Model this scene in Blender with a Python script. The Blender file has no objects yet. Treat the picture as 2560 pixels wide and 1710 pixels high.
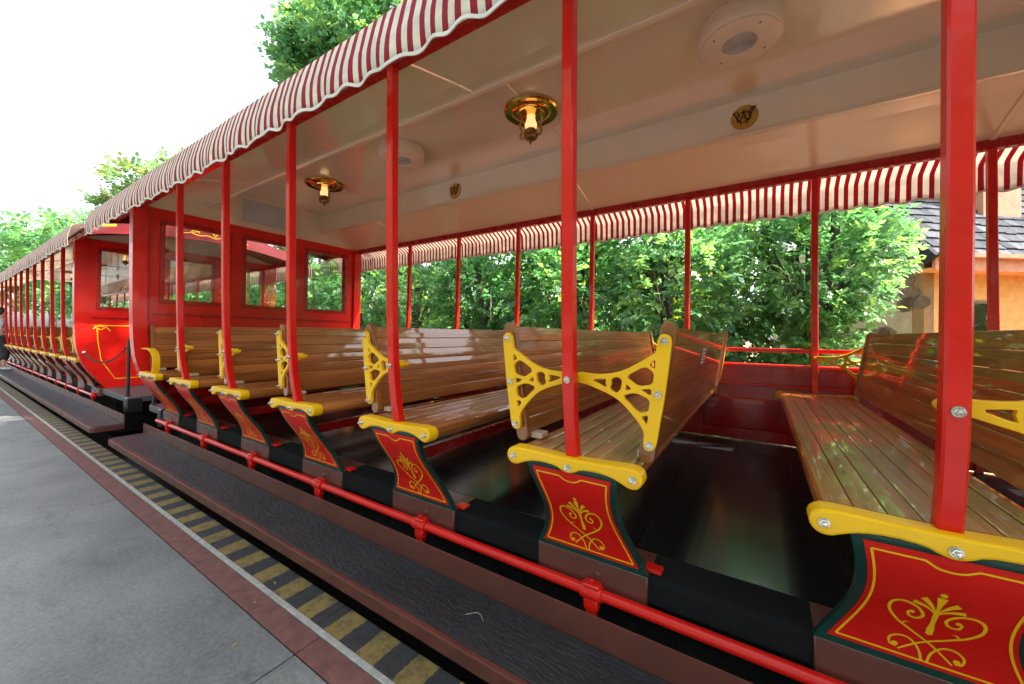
import bpy, bmesh, math, random
import numpy as np
from mathutils import Vector, Matrix
R = math.radians
random.seed(7); rng = np.random.default_rng(7)
SC = bpy.context.scene
COL = SC.collection

# ------------------------------------------------------------------ camera
# eye at the world origin; platform top lies at z = -1.25
cam = bpy.data.cameras.new('camera'); camo = bpy.data.objects.new('camera', cam); COL.objects.link(camo)
F_PX, YAW, PITCH, ROLL, CY = 957.72, 0.9965, 0.0124, 0.0128, 825.13
cam.sensor_fit = 'HORIZONTAL'; cam.sensor_width = 36.0
cam.lens = F_PX / 2560 * 36.0
cam.shift_y = -(855 - CY) / 2560
cam.clip_start = 0.02; cam.clip_end = 900
fw = Vector((math.sin(YAW)*math.cos(PITCH), math.cos(YAW)*math.cos(PITCH), math.sin(PITCH)))
rt = Vector((math.cos(YAW), -math.sin(YAW), 0)); up = rt.cross(fw)
M = Matrix((rt, up, -fw)).transposed().to_4x4()
camo.matrix_world = M @ Matrix.Rotation(ROLL, 4, 'Z')
SC.camera = camo
SC.render.resolution_x, SC.render.resolution_y = 1024, 684

# ------------------------------------------------------------------ light
SUN_AZ, SUN_EL = R(153), R(51)            # azimuth from +Y towards +X
tosun = Vector((math.sin(SUN_AZ)*math.cos(SUN_EL), math.cos(SUN_AZ)*math.cos(SUN_EL), math.sin(SUN_EL)))
W = bpy.data.worlds.new('World'); SC.world = W; W.use_nodes = True
nt = W.node_tree; bg = nt.nodes['Background']
sky = nt.nodes.new('ShaderNodeTexSky'); sky.sky_type = 'NISHITA'; sky.sun_disc = False
sky.sun_elevation = SUN_EL; sky.sun_rotation = SUN_AZ
sky.air_density = 1.0; sky.dust_density = 4.0; sky.ozone_density = 1.0; sky.altitude = 10
hz = nt.nodes.new('ShaderNodeHueSaturation'); hz.inputs['Saturation'].default_value = .42   # hazy, nearly white summer sky
nt.links.new(sky.outputs[0], hz.inputs['Color']); nt.links.new(hz.outputs[0], bg.inputs[0]); bg.inputs[1].default_value = 0.15
sun = bpy.data.lights.new('sun', 'SUN'); sun.energy = 4.0; sun.angle = R(0.53); sun.color = (1, .93, .82)
suno = bpy.data.objects.new('sun', sun); COL.objects.link(suno)
suno.rotation_euler = (-tosun).to_track_quat('-Z', 'Y').to_euler(); suno.location = tosun*60
SC.view_settings.view_transform = 'Standard'; SC.view_settings.look = 'None'
SC.view_settings.gamma = 1.0; SC.view_settings.exposure = 2.3
SC.view_settings.use_curve_mapping = False
SC.cycles.max_bounces = 8; SC.cycles.diffuse_bounces = 4; SC.cycles.glossy_bounces = 4
SC.cycles.transparent_max_bounces = 16; SC.cycles.transmission_bounces = 4

# ------------------------------------------------------------------ materials
class NT:
    def __init__(s, name):
        s.m = bpy.data.materials.new(name); s.m.use_nodes = True
        s.t = s.m.node_tree; s.b = s.t.nodes['Principled BSDF']; s.out = s.t.nodes['Material Output']
    def n(s, typ, **k):
        nd = s.t.nodes.new(typ)
        for a, v in k.items():
            if a.startswith('i_'):
                key = a[2:]
                nd.inputs[int(key) if key.isdigit() else key.replace('_', ' ')].default_value = v
            else: setattr(nd, a, v)
        return nd
    def l(s, a, b): s.t.links.new(a, b)
    def coord(s, scale=(1,1,1), rnd=0.0, kind='Object'):
        tc = s.n('ShaderNodeTexCoord'); mp = s.n('ShaderNodeMapping'); mp.inputs['Scale'].default_value = scale
        s.l(tc.outputs[kind], mp.inputs[0])
        if rnd:
            oi = s.n('ShaderNodeObjectInfo'); ml = s.n('ShaderNodeMath', operation='MULTIPLY'); ml.inputs[1].default_value = rnd
            cb = s.n('ShaderNodeCombineXYZ')
            s.l(oi.outputs['Random'], ml.inputs[0])
            for k in range(3): s.l(ml.outputs[0], cb.inputs[k])
            s.l(cb.outputs[0], mp.inputs['Location'])
        return mp.outputs[0]
    def noise(s, vec, scale, detail=4, rough=.55, dist=0):
        nd = s.n('ShaderNodeTexNoise'); nd.inputs['Scale'].default_value = scale; nd.inputs['Detail'].default_value = detail
        nd.inputs['Roughness'].default_value = rough; nd.inputs['Distortion'].default_value = dist
        s.l(vec, nd.inputs['Vector']); return nd.outputs['Fac']
    def ramp(s, fac, stops):
        nd = s.n('ShaderNodeValToRGB'); e = nd.color_ramp.elements
        while len(e) < len(stops): e.new(.5)
        for el, (p, c) in zip(e, stops): el.position = p; el.color = (*c, 1) if len(c) == 3 else c
        s.l(fac, nd.inputs[0]); return nd.outputs[0]
    def bump(s, h, strength, dist=.01):
        nd = s.n('ShaderNodeBump'); nd.inputs['Strength'].default_value = strength; nd.inputs['Distance'].default_value = dist
        s.l(h, nd.inputs['Height']); s.l(nd.outputs[0], s.b.inputs['Normal']); return nd
    def set(s, **k):
        for a, v in k.items(): s.b.inputs[a.replace('_', ' ')].default_value = v

def paint(name, col, rough=.25, coat=.6, var=.12, peel=.05, ps=60, metallic=0, coat_rough=.06, spec=.5, grime=.5):
    m = NT(name); v = m.coord()
    f = m.noise(v, 5, 5)
    c0 = tuple(c*(1-var) for c in col); c1 = tuple(min(1, c*(1+var)) for c in col)
    base = m.ramp(f, [(.3, c0), (.7, c1)])
    gr = m.ramp(m.noise(m.coord((1, 1, 1), 3.0), 16, 8, .75, .6), [(.24, (.45, .40, .38)), (.40, (1, 1, 1))])
    mg = m.n('ShaderNodeMix', data_type='RGBA', blend_type='MULTIPLY'); mg.inputs[0].default_value = grime
    m.l(base, mg.inputs[6]); m.l(gr, mg.inputs[7]); m.l(mg.outputs[2], m.b.inputs['Base Color'])
    rr = m.n('ShaderNodeMapRange'); rr.inputs[1].default_value = .3; rr.inputs[2].default_value = .7
    rr.inputs[3].default_value = rough*.75; rr.inputs[4].default_value = min(1, rough*1.45)
    m.l(m.noise(m.coord((1, 1, 1), 5.0), 11, 6, .7), rr.inputs[0]); m.l(rr.outputs[0], m.b.inputs['Roughness'])
    m.set(Coat_Weight=coat, Coat_Roughness=coat_rough, Metallic=metallic)
    m.b.inputs['Specular IOR Level'].default_value = spec
    if peel: m.bump(m.noise(v, ps, 2), peel, .004)
    return m.m

RED = paint('red_gloss_paint', (.60, .009, .005), .32, .30, .10, .05, 45, spec=.25)
REDD = paint('deep_red_enamel', (.34, .006, .006), .26, .35, .10, .04, 45, spec=.3)
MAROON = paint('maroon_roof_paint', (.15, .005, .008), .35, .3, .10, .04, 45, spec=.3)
YEL = paint('yellow_enamel', (.80, .435, .001), .40, .2, .06, .08, 70, spec=.3, grime=.35)
GRN = paint('dark_green_enamel', (.003, .036, .030), .3, .3, .05, .03, spec=.3, grime=.1)
GOLD = paint('gold_leaf_paint', (.84, .43, .008), .45, .1, .05, 0, spec=.3, grime=.15)
BRN = paint('maroon_brown_paint', (.105, .030, .022), .34, .35, .15, .08, 30)
BLK = paint('black_iron_paint', (.012, .013, .016), .4, .2, .3, .1, 60)
UND = paint('sooty_black_underframe', (.010, .010, .011), .8, 0, .4, .2, 20)
EMB = paint('antique_gold_disc', (.50, .25, .03), .35, .2, .1, .03, 40, .5)
INK = paint('dark_emblem_ink', (.015, .008, .005), .7, 0, .1, 0, spec=.2)
STEEL = paint('bolt_steel', (.62, .60, .57), .22, 0, .15, .1, 90, 1.0)
BRASS = paint('polished_brass', (.75, .45, .10), .12, 0, .1, .05, 40, 1.0)
ABRASS = paint('aged_brass', (.28, .17, .06), .3, 0, .3, .3, 60, 1.0)
WHITE = paint('white_trim_tape', (.62, .57, .54), .8, 0, .1, .2, 80)
GREYP = paint('grey_vent_mesh', (.42, .39, .36), .6, 0, .1, .2, 200)

def cream_mat():
    m = NT('cream_ceiling_gloss'); v = m.coord()
    f = m.noise(v, 1.3, 5)
    m.l(m.ramp(f, [(.3, (.62, .455, .315)), (.7, (.69, .515, .36))]), m.b.inputs['Base Color'])
    m.set(Roughness=.35, Coat_Weight=1.0, Coat_Roughness=.03, Coat_IOR=1.85)
    a = m.noise(m.coord((1, 2.2, 1)), 14, 5, .65, 1.2)
    b2 = m.n('ShaderNodeBump'); b2.inputs['Strength'].default_value = .10; b2.inputs['Distance'].default_value = .008
    m.l(a, b2.inputs['Height']); m.l(b2.outputs[0], m.b.inputs['Coat Normal']); return m.m
CREAM = cream_mat()
CREAM2 = paint('cream_plastic', (.66, .50, .37), .4, .1, .06, .04)

def wood_mat(name, a, b, c):
    m = NT(name)
    v = m.coord((1.4, 60, 60), 9.0)
    g = m.noise(v, 2.2, 6, .65, .6)
    v2 = m.coord((.7, 8, 8), 5.0)
    g2 = m.noise(v2, 1.6, 3, .5, .9)
    mx = m.n('ShaderNodeMix', data_type='FLOAT'); mx.inputs[0].default_value = .45
    m.l(g, mx.inputs[2]); m.l(g2, mx.inputs[3])
    col = m.ramp(mx.outputs[0], [(.32, a), (.5, b), (.68, c)])
    oi = m.n('ShaderNodeObjectInfo'); hs = m.n('ShaderNodeHueSaturation')
    mr = m.n('ShaderNodeMapRange'); mr.inputs[3].default_value = .8; mr.inputs[4].default_value = 1.18
    m.l(oi.outputs['Random'], mr.inputs[0]); m.l(mr.outputs[0], hs.inputs['Value']); m.l(col, hs.inputs['Color'])
    m.l(hs.outputs[0], m.b.inputs['Base Color'])
    m.set(Roughness=.34, Coat_Weight=.9, Coat_Roughness=.035, Coat_IOR=1.5)
    m.b.inputs['Specular IOR Level'].default_value = .25
    w = m.noise(m.coord((3, 14, 14), 4.0), 1.5, 3)
    bp = m.n('ShaderNodeBump'); bp.inputs['Strength'].default_value = .15; bp.inputs['Distance'].default_value = .004
    m.l(g, bp.inputs['Height']); m.l(bp.outputs[0], m.b.inputs['Normal'])
    b2 = m.n('ShaderNodeBump'); b2.inputs['Strength'].default_value = .05; b2.inputs['Distance'].default_value = .006
    m.l(w, b2.inputs['Height']); m.l(b2.outputs[0], m.b.inputs['Coat Normal'])
    return m.m
WOOD = wood_mat('varnished_oak', (.15, .044, .010), (.38, .124, .028), (.55, .21, .055))
WOODD = wood_mat('varnished_oak_end_grain', (.12, .038, .010), (.28, .095, .024), (.40, .15, .042))

def floor_mat():
    m = NT('black_rubber_floor'); v = m.coord()
    f = m.noise(v, 3, 6)
    m.l(m.ramp(f, [(.2, (.006, .007, .008)), (.8, (.014, .015, .016))]), m.b.inputs['Base Color'])
    m.l(m.ramp(m.noise(v, 5, 5), [(.25, (.13,)*3), (.8, (.20,)*3)]), m.b.inputs['Roughness'])
    m.b.inputs['Specular IOR Level'].default_value = .28
    m.bump(m.noise(v, 22, 3), .06, .004); return m.m
FLOOR = floor_mat()

def rough_mat(name, c0, c1, scale, bump, dist=.004, rough=.9, detail=6, sc=(1,1,1), spec=.5):
    m = NT(name); v = m.coord(sc)
    f = m.noise(v, scale, detail, .65)
    m.l(m.ramp(f, [(.3, c0), (.7, c1)]), m.b.inputs['Base Color'])
    m.set(Roughness=rough); m.b.inputs['Specular IOR Level'].default_value = spec
    m.bump(f, bump, dist); return m.m
CARPET = rough_mat('black_grit_edge', (.003, .0035, .004), (.014, .015, .017), 260, .8, .004, .95, spec=.15)

def mat_rubber():
    m = NT('creased_black_rubber_mat')
    v = m.coord((30, 9, 10)); a = m.noise(v, 1.6, 5, .6, 1.6)
    b = m.noise(m.coord(), 3, 5)
    m.l(m.ramp(b, [(.3, (.007, .008, .010)), (.7, (.020, .022, .027))]), m.b.inputs['Base Color'])
    m.l(m.ramp(a, [(.35, (.58,)*3), (.65, (.42,)*3)]), m.b.inputs['Roughness'])
    m.bump(a, .65, .012); return m.m
MATR = mat_rubber()

def stripe_fabric(name, red, cream, period, duty, phase=0.0):
    m = NT(name)
    tc = m.n('ShaderNodeTexCoord'); sp = m.n('ShaderNodeSeparateXYZ'); m.l(tc.outputs['Object'], sp.inputs[0])
    nz = m.noise(m.coord((1, 1, 1)), 6, 2)
    d = m.n('ShaderNodeMath', operation='MULTIPLY_ADD'); d.inputs[1].default_value = .006; m.l(nz, d.inputs[0]); m.l(sp.outputs['Y'], d.inputs[2])
    q = m.n('ShaderNodeMath', operation='DIVIDE'); q.inputs[1].default_value = period; m.l(d.outputs[0], q.inputs[0])
    fr = m.n('ShaderNodeMath', operation='FRACT'); m.l(q.outputs[0], fr.inputs[0])
    gt = m.n('ShaderNodeMath', operation='LESS_THAN'); gt.inputs[1].default_value = duty; m.l(fr.outputs[0], gt.inputs[0])
    mx = m.n('ShaderNodeMix', data_type='RGBA'); mx.inputs[6].default_value = (*cream, 1); mx.inputs[7].default_value = (*red, 1)
    m.l(gt.outputs[0], mx.inputs[0])
    dirt = m.ramp(m.noise(m.coord((1, 1, 2)), 9, 5), [(.3, (.82,)*3), (.65, (1,)*3)])
    mm = m.n('ShaderNodeMix', data_type='RGBA', blend_type='MULTIPLY'); mm.inputs[0].default_value = 1
    m.l(mx.outputs[2], mm.inputs[6]); m.l(dirt, mm.inputs[7])
    m.l(mm.outputs[2], m.b.inputs['Base Color']); m.set(Roughness=.85)
    m.bump(m.noise(m.coord((1, 1, 1)), 500, 1), .15, .002)
    tl = m.n('ShaderNodeBsdfTranslucent'); m.l(mm.outputs[2], tl.inputs[0])
    ms = m.n('ShaderNodeMixShader'); ms.inputs[0].default_value = .38
    m.l(m.b.outputs[0], ms.inputs[1]); m.l(tl.outputs[0], ms.inputs[2]); m.l(ms.outputs[0], m.out.inputs[0])
    return m.m
FAB = stripe_fabric('striped_awning_canvas', (.42, .020, .045), (.90, .84, .75), .060, .46)

def glass_mat():
    m = NT('window_glass')
    t = m.n('ShaderNodeBsdfTransparent'); t.inputs[0].default_value = (.93, .96, .94, 1)
    g = m.n('ShaderNodeBsdfGlossy'); g.inputs['Roughness'].default_value = .01
    fr = m.n('ShaderNodeFresnel'); fr.inputs[0].default_value = 1.75
    ms = m.n('ShaderNodeMixShader'); m.l(fr.outputs[0], ms.inputs[0]); m.l(t.outputs[0], ms.inputs[1]); m.l(g.outputs[0], ms.inputs[2])
    m.l(ms.outputs[0], m.out.inputs[0]); return m.m
GLASS = glass_mat()

def glow(name, col, strength):
    m = NT(name); m.set(Base_Color=(*col, 1), Roughness=.3)
    m.b.inputs['Emission Color'].default_value = (*col, 1); m.b.inputs['Emission Strength'].default_value = strength
    return m.m
LAMPG = glow('lit_frosted_chimney', (1, .62, .25), .22)
LAMPB = glow('lit_flame_bulb', (1, .55, .18), 6)

def concrete():
    m = NT('brushed_platform_concrete'); v = m.coord()
    a = m.noise(v, 1.1, 6, .6); b = m.noise(v, 60, 4, .7)
    c = m.ramp(a, [(.3, (.100, .107, .112)), (.7, (.200, .207, .211))])
    d = m.ramp(b, [(.32, (.68,)*3), (.7, (1.15,)*3)])
    mm = m.n('ShaderNodeMix', data_type='RGBA', blend_type='MULTIPLY'); mm.inputs[0].default_value = 1
    m.l(c, mm.inputs[6]); m.l(d, mm.inputs[7])
    vo = m.n('ShaderNodeTexVoronoi'); vo.inputs['Scale'].default_value = 9; m.l(m.coord(), vo.inputs['Vector'])
    sp = m.ramp(vo.outputs['Distance'], [(.03, (.45, .42, .40)), (.06, (1, 1, 1))])
    m2 = m.n('ShaderNodeMix', data_type='RGBA', blend_type='MULTIPLY'); m2.inputs[0].default_value = .55
    m.l(mm.outputs[2], m2.inputs[6]); m.l(sp, m2.inputs[7])
    st = m.ramp(m.noise(m.coord((1, .6, 1)), 2.6, 8, .72, .8), [(.30, (.55, .54, .52)), (.48, (1, 1, 1))])
    m3 = m.n('ShaderNodeMix', data_type='RGBA', blend_type='MULTIPLY'); m3.inputs[0].default_value = .8
    m.l(m2.outputs[2], m3.inputs[6]); m.l(st, m3.inputs[7])
    cv = m.n('ShaderNodeTexVoronoi', feature='DISTANCE_TO_EDGE'); cv.inputs['Scale'].default_value = .55
    wv = m.n('ShaderNodeVectorMath', operation='ADD'); nz = m.n('ShaderNodeTexNoise'); nz.inputs['Scale'].default_value = 3; m.l(m.coord(), nz.inputs['Vector'])
    sc = m.n('ShaderNodeVectorMath', operation='SCALE'); sc.inputs['Scale'].default_value = .35; m.l(nz.outputs['Color'], sc.inputs[0]); m.l(sc.outputs[0], wv.inputs[0]); m.l(m.coord(), wv.inputs[1]); m.l(wv.outputs[0], cv.inputs['Vector'])
    ck = m.ramp(cv.outputs['Distance'], [(.0008, (.35, .34, .33)), (.0022, (1, 1, 1))])
    m4 = m.n('ShaderNodeMix', data_type='RGBA', blend_type='MULTIPLY'); m4.inputs[0].default_value = .28
    m.l(m3.outputs[2], m4.inputs[6]); m.l(ck, m4.inputs[7]); m.l(m4.outputs[2], m.b.inputs['Base Color'])
    m.set(Roughness=.72)
    m.bump(m.noise(m.coord((70, 12, 10)), 1.5, 5, .7), .5, .004); return m.m
CONC = concrete()
REDC = rough_mat('worn_red_painted_concrete', (.075, .032, .028), (.16, .065, .056), 16, .4, .004, .75)
WHC = rough_mat('scuffed_white_edge_line', (.19, .19, .18), (.36, .355, .335), 30, .3, .003, .7)
def hazard():
    m = NT('yellow_black_hazard_paint')
    tc = m.n('ShaderNodeTexCoord'); sp = m.n('ShaderNodeSeparateXYZ'); m.l(tc.outputs['Object'], sp.inputs[0])
    nz = m.noise(m.coord(), 70, 4)
    d = m.n('ShaderNodeMath', operation='MULTIPLY_ADD'); d.inputs[1].default_value = .018; m.l(nz, d.inputs[0]); m.l(sp.outputs['Y'], d.inputs[2])
    ad = m.n('ShaderNodeMath', operation='ADD'); ad.inputs[1].default_value = .055; m.l(d.outputs[0], ad.inputs[0])
    q = m.n('ShaderNodeMath', operation='DIVIDE'); q.inputs[1].default_value = .2135; m.l(ad.outputs[0], q.inputs[0])
    fr = m.n('ShaderNodeMath', operation='FRACT'); m.l(q.outputs[0], fr.inputs[0])
    gt = m.n('ShaderNodeMath', operation='LESS_THAN'); gt.inputs[1].default_value = .5; m.l(fr.outputs[0], gt.inputs[0])
    y = m.ramp(m.noise(m.coord(), 26, 6, .7), [(.30, (.045, .038, .025)), (.5, (.15, .105, .030)), (.8, (.23, .165, .045))])
    k = m.ramp(m.noise(m.coord(), 34, 6, .7), [(.3, (.010, .011, .013)), (.75, (.035, .035, .038))])
    mx = m.n('ShaderNodeMix', data_type='RGBA'); m.l(gt.outputs[0], mx.inputs[0]); m.l(k, mx.inputs[6]); m.l(y, mx.inputs[7])
    m.l(mx.outputs[2], m.b.inputs['Base Color']); m.set(Roughness=.7)
    m.bump(m.noise(m.coord(), 160, 3), .35, .003); return m.m
HAZ = hazard()
DECKM = rough_mat('ribbed_grey_deck', (.05, .052, .06), (.10, .10, .115), 30, .2, .003, .45)
GROUND = rough_mat('tan_gravel_ground', (.20, .13, .085), (.36, .24, .15), 5, .4, .03, .95)
BED = rough_mat('dark_track_ballast', (.012, .012, .012), (.035, .033, .03), 30, .8, .03, .95)
SOIL = rough_mat('leaf_litter', (.04, .03, .02), (.13, .09, .05), 14, .7, .03, .95)
PAVE = rough_mat('terracotta_paving', (.33, .15, .07), (.48, .25, .12), 6, .3, .01, .85)
BARK = rough_mat('grey_brown_bark', (.035, .026, .020), (.12, .095, .075), 18, 1.0, .03, .95, 6, (1, 1, .25))
TWIG = rough_mat('pale_dry_twig', (.16, .14, .12), (.34, .31, .27), 20, .5, .01, .9)
STUC = rough_mat('apricot_stucco', (.62, .30, .09), (.78, .43, .16), 7, .35, .01, .9)
STUC2 = rough_mat('cream_stucco', (.40, .33, .22), (.58, .50, .34), 5, .35, .01, .9)
SALM = rough_mat('salmon_stucco', (.55, .22, .14), (.68, .32, .20), 7, .3, .01, .9)
STONE = rough_mat('brown_fieldstone', (.13, .085, .06), (.28, .20, .14), 8, .7, .02, .9)
SLATE = rough_mat('blue_grey_slate', (.025, .028, .033), (.05, .055, .065), 9, .6, .01, .97, spec=.08)
def slate_rand():
    m = NT('weathered_slate_shingle'); oi = m.n('ShaderNodeObjectInfo')
    c = m.ramp(oi.outputs['Random'], [(0, (.045, .05, .06)), (.5, (.075, .081, .096)), (1, (.12, .125, .14))])
    d = m.ramp(m.noise(m.coord((1, 1, 1), 7), 14, 5), [(.3, (.72,)*3), (.7, (1.1,)*3)])
    mm = m.n('ShaderNodeMix', data_type='RGBA', blend_type='MULTIPLY'); mm.inputs[0].default_value = 1
    m.l(c, mm.inputs[6]); m.l(d, mm.inputs[7]); m.l(mm.outputs[2], m.b.inputs['Base Color'])
    m.set(Roughness=.97); m.b.inputs['Specular IOR Level'].default_value = .08; m.bump(m.noise(m.coord((1, 1, 1), 7), 20, 5), .5, .01); return m.m
SHING = slate_rand()
SIGNW = paint('white_sign_plate', (.7, .66, .62), .4, .1, .05, 0)
SIGNR = paint('red_sign_print', (.45, .03, .03), .5, 0, .05, 0)

def leaf_mat(name, dark, mid, light, trans=.45):
    m = NT(name)
    at = m.n('ShaderNodeAttribute'); at.attribute_name = 'lv'
    c = m.ramp(at.outputs['Fac'], [(0, dark), (.55, mid), (1, light)])
    m.l(c, m.b.inputs['Base Color']); m.set(Roughness=.42)
    tl = m.n('ShaderNodeBsdfTranslucent')
    hs = m.n('ShaderNodeHueSaturation'); hs.inputs['Hue'].default_value = .47; hs.inputs['Saturation'].default_value = 1.15; hs.inputs['Value'].default_value = 1.6
    m.l(c, hs.inputs['Color']); m.l(hs.outputs[0], tl.inputs[0])
    ms = m.n('ShaderNodeMixShader'); ms.inputs[0].default_value = trans
    m.l(m.b.outputs[0], ms.inputs[1]); m.l(tl.outputs[0], ms.inputs[2]); m.l(ms.outputs[0], m.out.inputs[0]); return m.m
LEAFA = leaf_mat('fresh_green_leaf', (.055, .16, .07), (.12, .29, .125), (.22, .40, .10), .5)
LEAFB = leaf_mat('dark_green_leaf', (.045, .14, .060), (.10, .26, .105), (.18, .37, .09), .55)
LEAFC = leaf_mat('sunny_yellow_green_leaf', (.08, .16, .025), (.15, .26, .04), (.27, .36, .06), .5)
LEAFD = leaf_mat('autumn_tinged_leaf', (.06, .15, .06), (.14, .28, .10), (.32, .27, .10), .45)

# ------------------------------------------------------------------ mesh helpers
LOC = {}
def tag(o, label=None, cat=None, group=None, kind=None):
    if label: o['label'] = label
    if cat: o['category'] = cat
    if group: o['group'] = group
    if kind: o['kind'] = kind
    return o
def thing(name, loc, label, cat, group=None):
    o = bpy.data.objects.new(name, None); COL.objects.link(o); o.location = loc; o.empty_display_size = .1
    LOC[o.name] = Vector(loc); return tag(o, label, cat, group)
def obj(name, me, parent=None, mat=None, loc=None):
    if mat is not None and not me.materials:
        me.materials.append(mat)
    o = bpy.data.objects.new(name, me); COL.objects.link(o)
    if loc is not None: o.location = loc
    if parent is not None: o.parent = parent
    LOC[o.name] = (LOC[parent.name] if parent is not None else Vector((0,0,0))) + (Vector(loc) if loc is not None else Vector((0,0,0)))
    return o
def mesh(name, V, Fc, smooth=False):
    me = bpy.data.meshes.new(name); me.from_pydata([tuple(v) for v in V], [], Fc); me.update()
    if smooth: me.polygons.foreach_set('use_smooth', [True]*len(me.polygons))
    return me
class B:
    """collects pieces in world coordinates; build() makes ONE mesh object relative to its parent"""
    def __init__(s): s.bm = bmesh.new()
    def add(s, V, Fc, smooth=False):
        vs = [s.bm.verts.new(v) for v in V]
        for f in Fc:
            try: s.bm.faces.new([vs[i] for i in f]).smooth = smooth
            except ValueError: pass
        return s
    def box(s, x0, x1, y0, y1, z0, z1, b=0, seg=1, mtx=None):
        t = bmesh.new(); bmesh.ops.create_cube(t, size=1)
        for v in t.verts: v.co = Vector(((x0+x1)/2 + v.co.x*(x1-x0), (y0+y1)/2 + v.co.y*(y1-y0), (z0+z1)/2 + v.co.z*(z1-z0)))
        if b: bmesh.ops.bevel(t, geom=list(t.edges), offset=b, segments=seg, profile=.6, affect='EDGES')
        if mtx: bmesh.ops.transform(t, matrix=mtx, verts=t.verts)
        return s.merge(t, seg > 1)
    def merge(s, t, smooth=False):
        t.verts.index_update()
        s.add([v.co.copy() for v in t.verts], [[v.index for v in f.verts] for f in t.faces], smooth); t.free(); return s
    def ext(s, prof, a0, a1, axis='X', b=0, smooth=False):
        """closed 2-D profile extruded along an axis; profile is (y,z) for X, (x,z) for Y, (x,y) for Z"""
        def P(a, p): return {'X': (a, p[0], p[1]), 'Y': (p[0], a, p[1]), 'Z': (p[0], p[1], a)}[axis]
        t = bmesh.new(); A = [t.verts.new(P(a0, p)) for p in prof]; Bv = [t.verts.new(P(a1, p)) for p in prof]; n = len(prof)
        t.faces.new(A); t.faces.new(Bv[::-1])
        for i in range(n): t.faces.new((A[i], Bv[i], Bv[(i+1) % n], A[(i+1) % n]))
        bmesh.ops.recalc_face_normals(t, faces=t.faces)
        if b:
            ed = [e for e in t.edges if len({v in A for v in e.verts}) == 1]
            bmesh.ops.bevel(t, geom=ed, offset=b, segments=2, profile=.6, affect='EDGES', clamp_overlap=True)
        return s.merge(t, smooth)
    def tube(s, pts, r, n=8, cap=True, smooth=True):
        P = [Vector(p) for p in pts]; k = len(P); rr = r if hasattr(r, '__len__') else [r]*k
        V, Fc = [], []; ref = None
        for i in range(k):
            d = (P[min(i+1, k-1)] - P[max(i-1, 0)]).normalized()
            if ref is None: ref = d.orthogonal().normalized()
            u = (ref - d*ref.dot(d))
            u = u.normalized() if u.length > 1e-6 else d.orthogonal().normalized()
            w = d.cross(u); ref = u
            for j in range(n):
                a = 2*math.pi*j/n; V.append(P[i] + (u*math.cos(a) + w*math.sin(a))*rr[i])
        for i in range(k-1):
            for j in range(n): Fc.append((i*n+j, i*n+(j+1) % n, (i+1)*n+(j+1) % n, (i+1)*n+j))
        if cap: Fc.append(tuple(range(n-1, -1, -1))); Fc.append(tuple(range((k-1)*n, k*n)))
        return s.add(V, Fc, smooth)
    def lathe(s, prof, c, axis='Z', n=24, smooth=True):
        V, Fc = [], []; c = Vector(c)
        for r, h in prof:
            for j in range(n):
                a = 2*math.pi*j/n; x, y = r*math.cos(a), r*math.sin(a)
                V.append(c + Vector({'Z': (x, y, h), 'X': (h, x, y), 'Y': (x, h, y)}[axis]))
        for i in range(len(prof)-1):
            for j in range(n): Fc.append((i*n+j, i*n+(j+1) % n, (i+1)*n+(j+1) % n, (i+1)*n+j))
        Fc.append(tuple(range(n-1, -1, -1))); Fc.append(tuple(range((len(prof)-1)*n, len(prof)*n)))
        return s.add(V, Fc, smooth)
    def build(s, name, mat, parent=None, smooth_angle=None):
        off = LOC[parent.name] if parent is not None else Vector((0, 0, 0))
        bmesh.ops.translate(s.bm, vec=-off, verts=s.bm.verts)
        bmesh.ops.recalc_face_normals(s.bm, faces=s.bm.faces)
        me = bpy.data.meshes.new(name); s.bm.to_mesh(me); s.bm.free()
        if any(f.use_smooth for f in me.polygons): me.set_sharp_from_angle(angle=R(smooth_angle or 38))
        o = obj(name, me, None, mat); o.parent = parent; LOC[o.name] = off; return o
def tree_copy(root, loc):
    def rec(o, par):
        c = o.copy(); COL.objects.link(c); c.parent = par
        for ch in KIDS.get(o.name, []): rec(ch, c)
        return c
    c = rec(root, None); c.location = loc; LOC[c.name] = Vector(loc); return c
KIDS = {}
def index_kids():
    KIDS.clear()
    for o in bpy.data.objects:
        if o.parent: KIDS.setdefault(o.parent.name, []).append(o)
def interp(pts, t):
    xs = [p[0] for p in pts]; ys = [p[1] for p in pts]
    if xs[0] > xs[-1]: xs = xs[::-1]; ys = ys[::-1]
    return float(np.interp(t, xs, ys))
def smooth_curve(pts, n=6):
    """Catmull-Rom through points"""
    P = [np.array(p, float) for p in pts]; P = [2*P[0]-P[1]] + P + [2*P[-1]-P[-2]]; out = []
    for i in range(1, len(P)-2):
        for k in range(n):
            t = k/n; a, b, c, d = P[i-1:i+3]
            out.append(.5*((2*b) + (c-a)*t + (2*a-5*b+4*c-d)*t*t + (-a+3*b-3*c+d)*t**3))
    out.append(P[-2]); return out
def chaikin(pts, cut=.2, it=1):
    for _ in range(it):
        q = []
        for i in range(len(pts)):
            a = np.array(pts[i]); b = np.array(pts[(i+1) % len(pts)])
            q += [tuple(a*(1-cut)+b*cut), tuple(a*cut+b*(1-cut))]
        pts = q
    return pts
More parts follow.
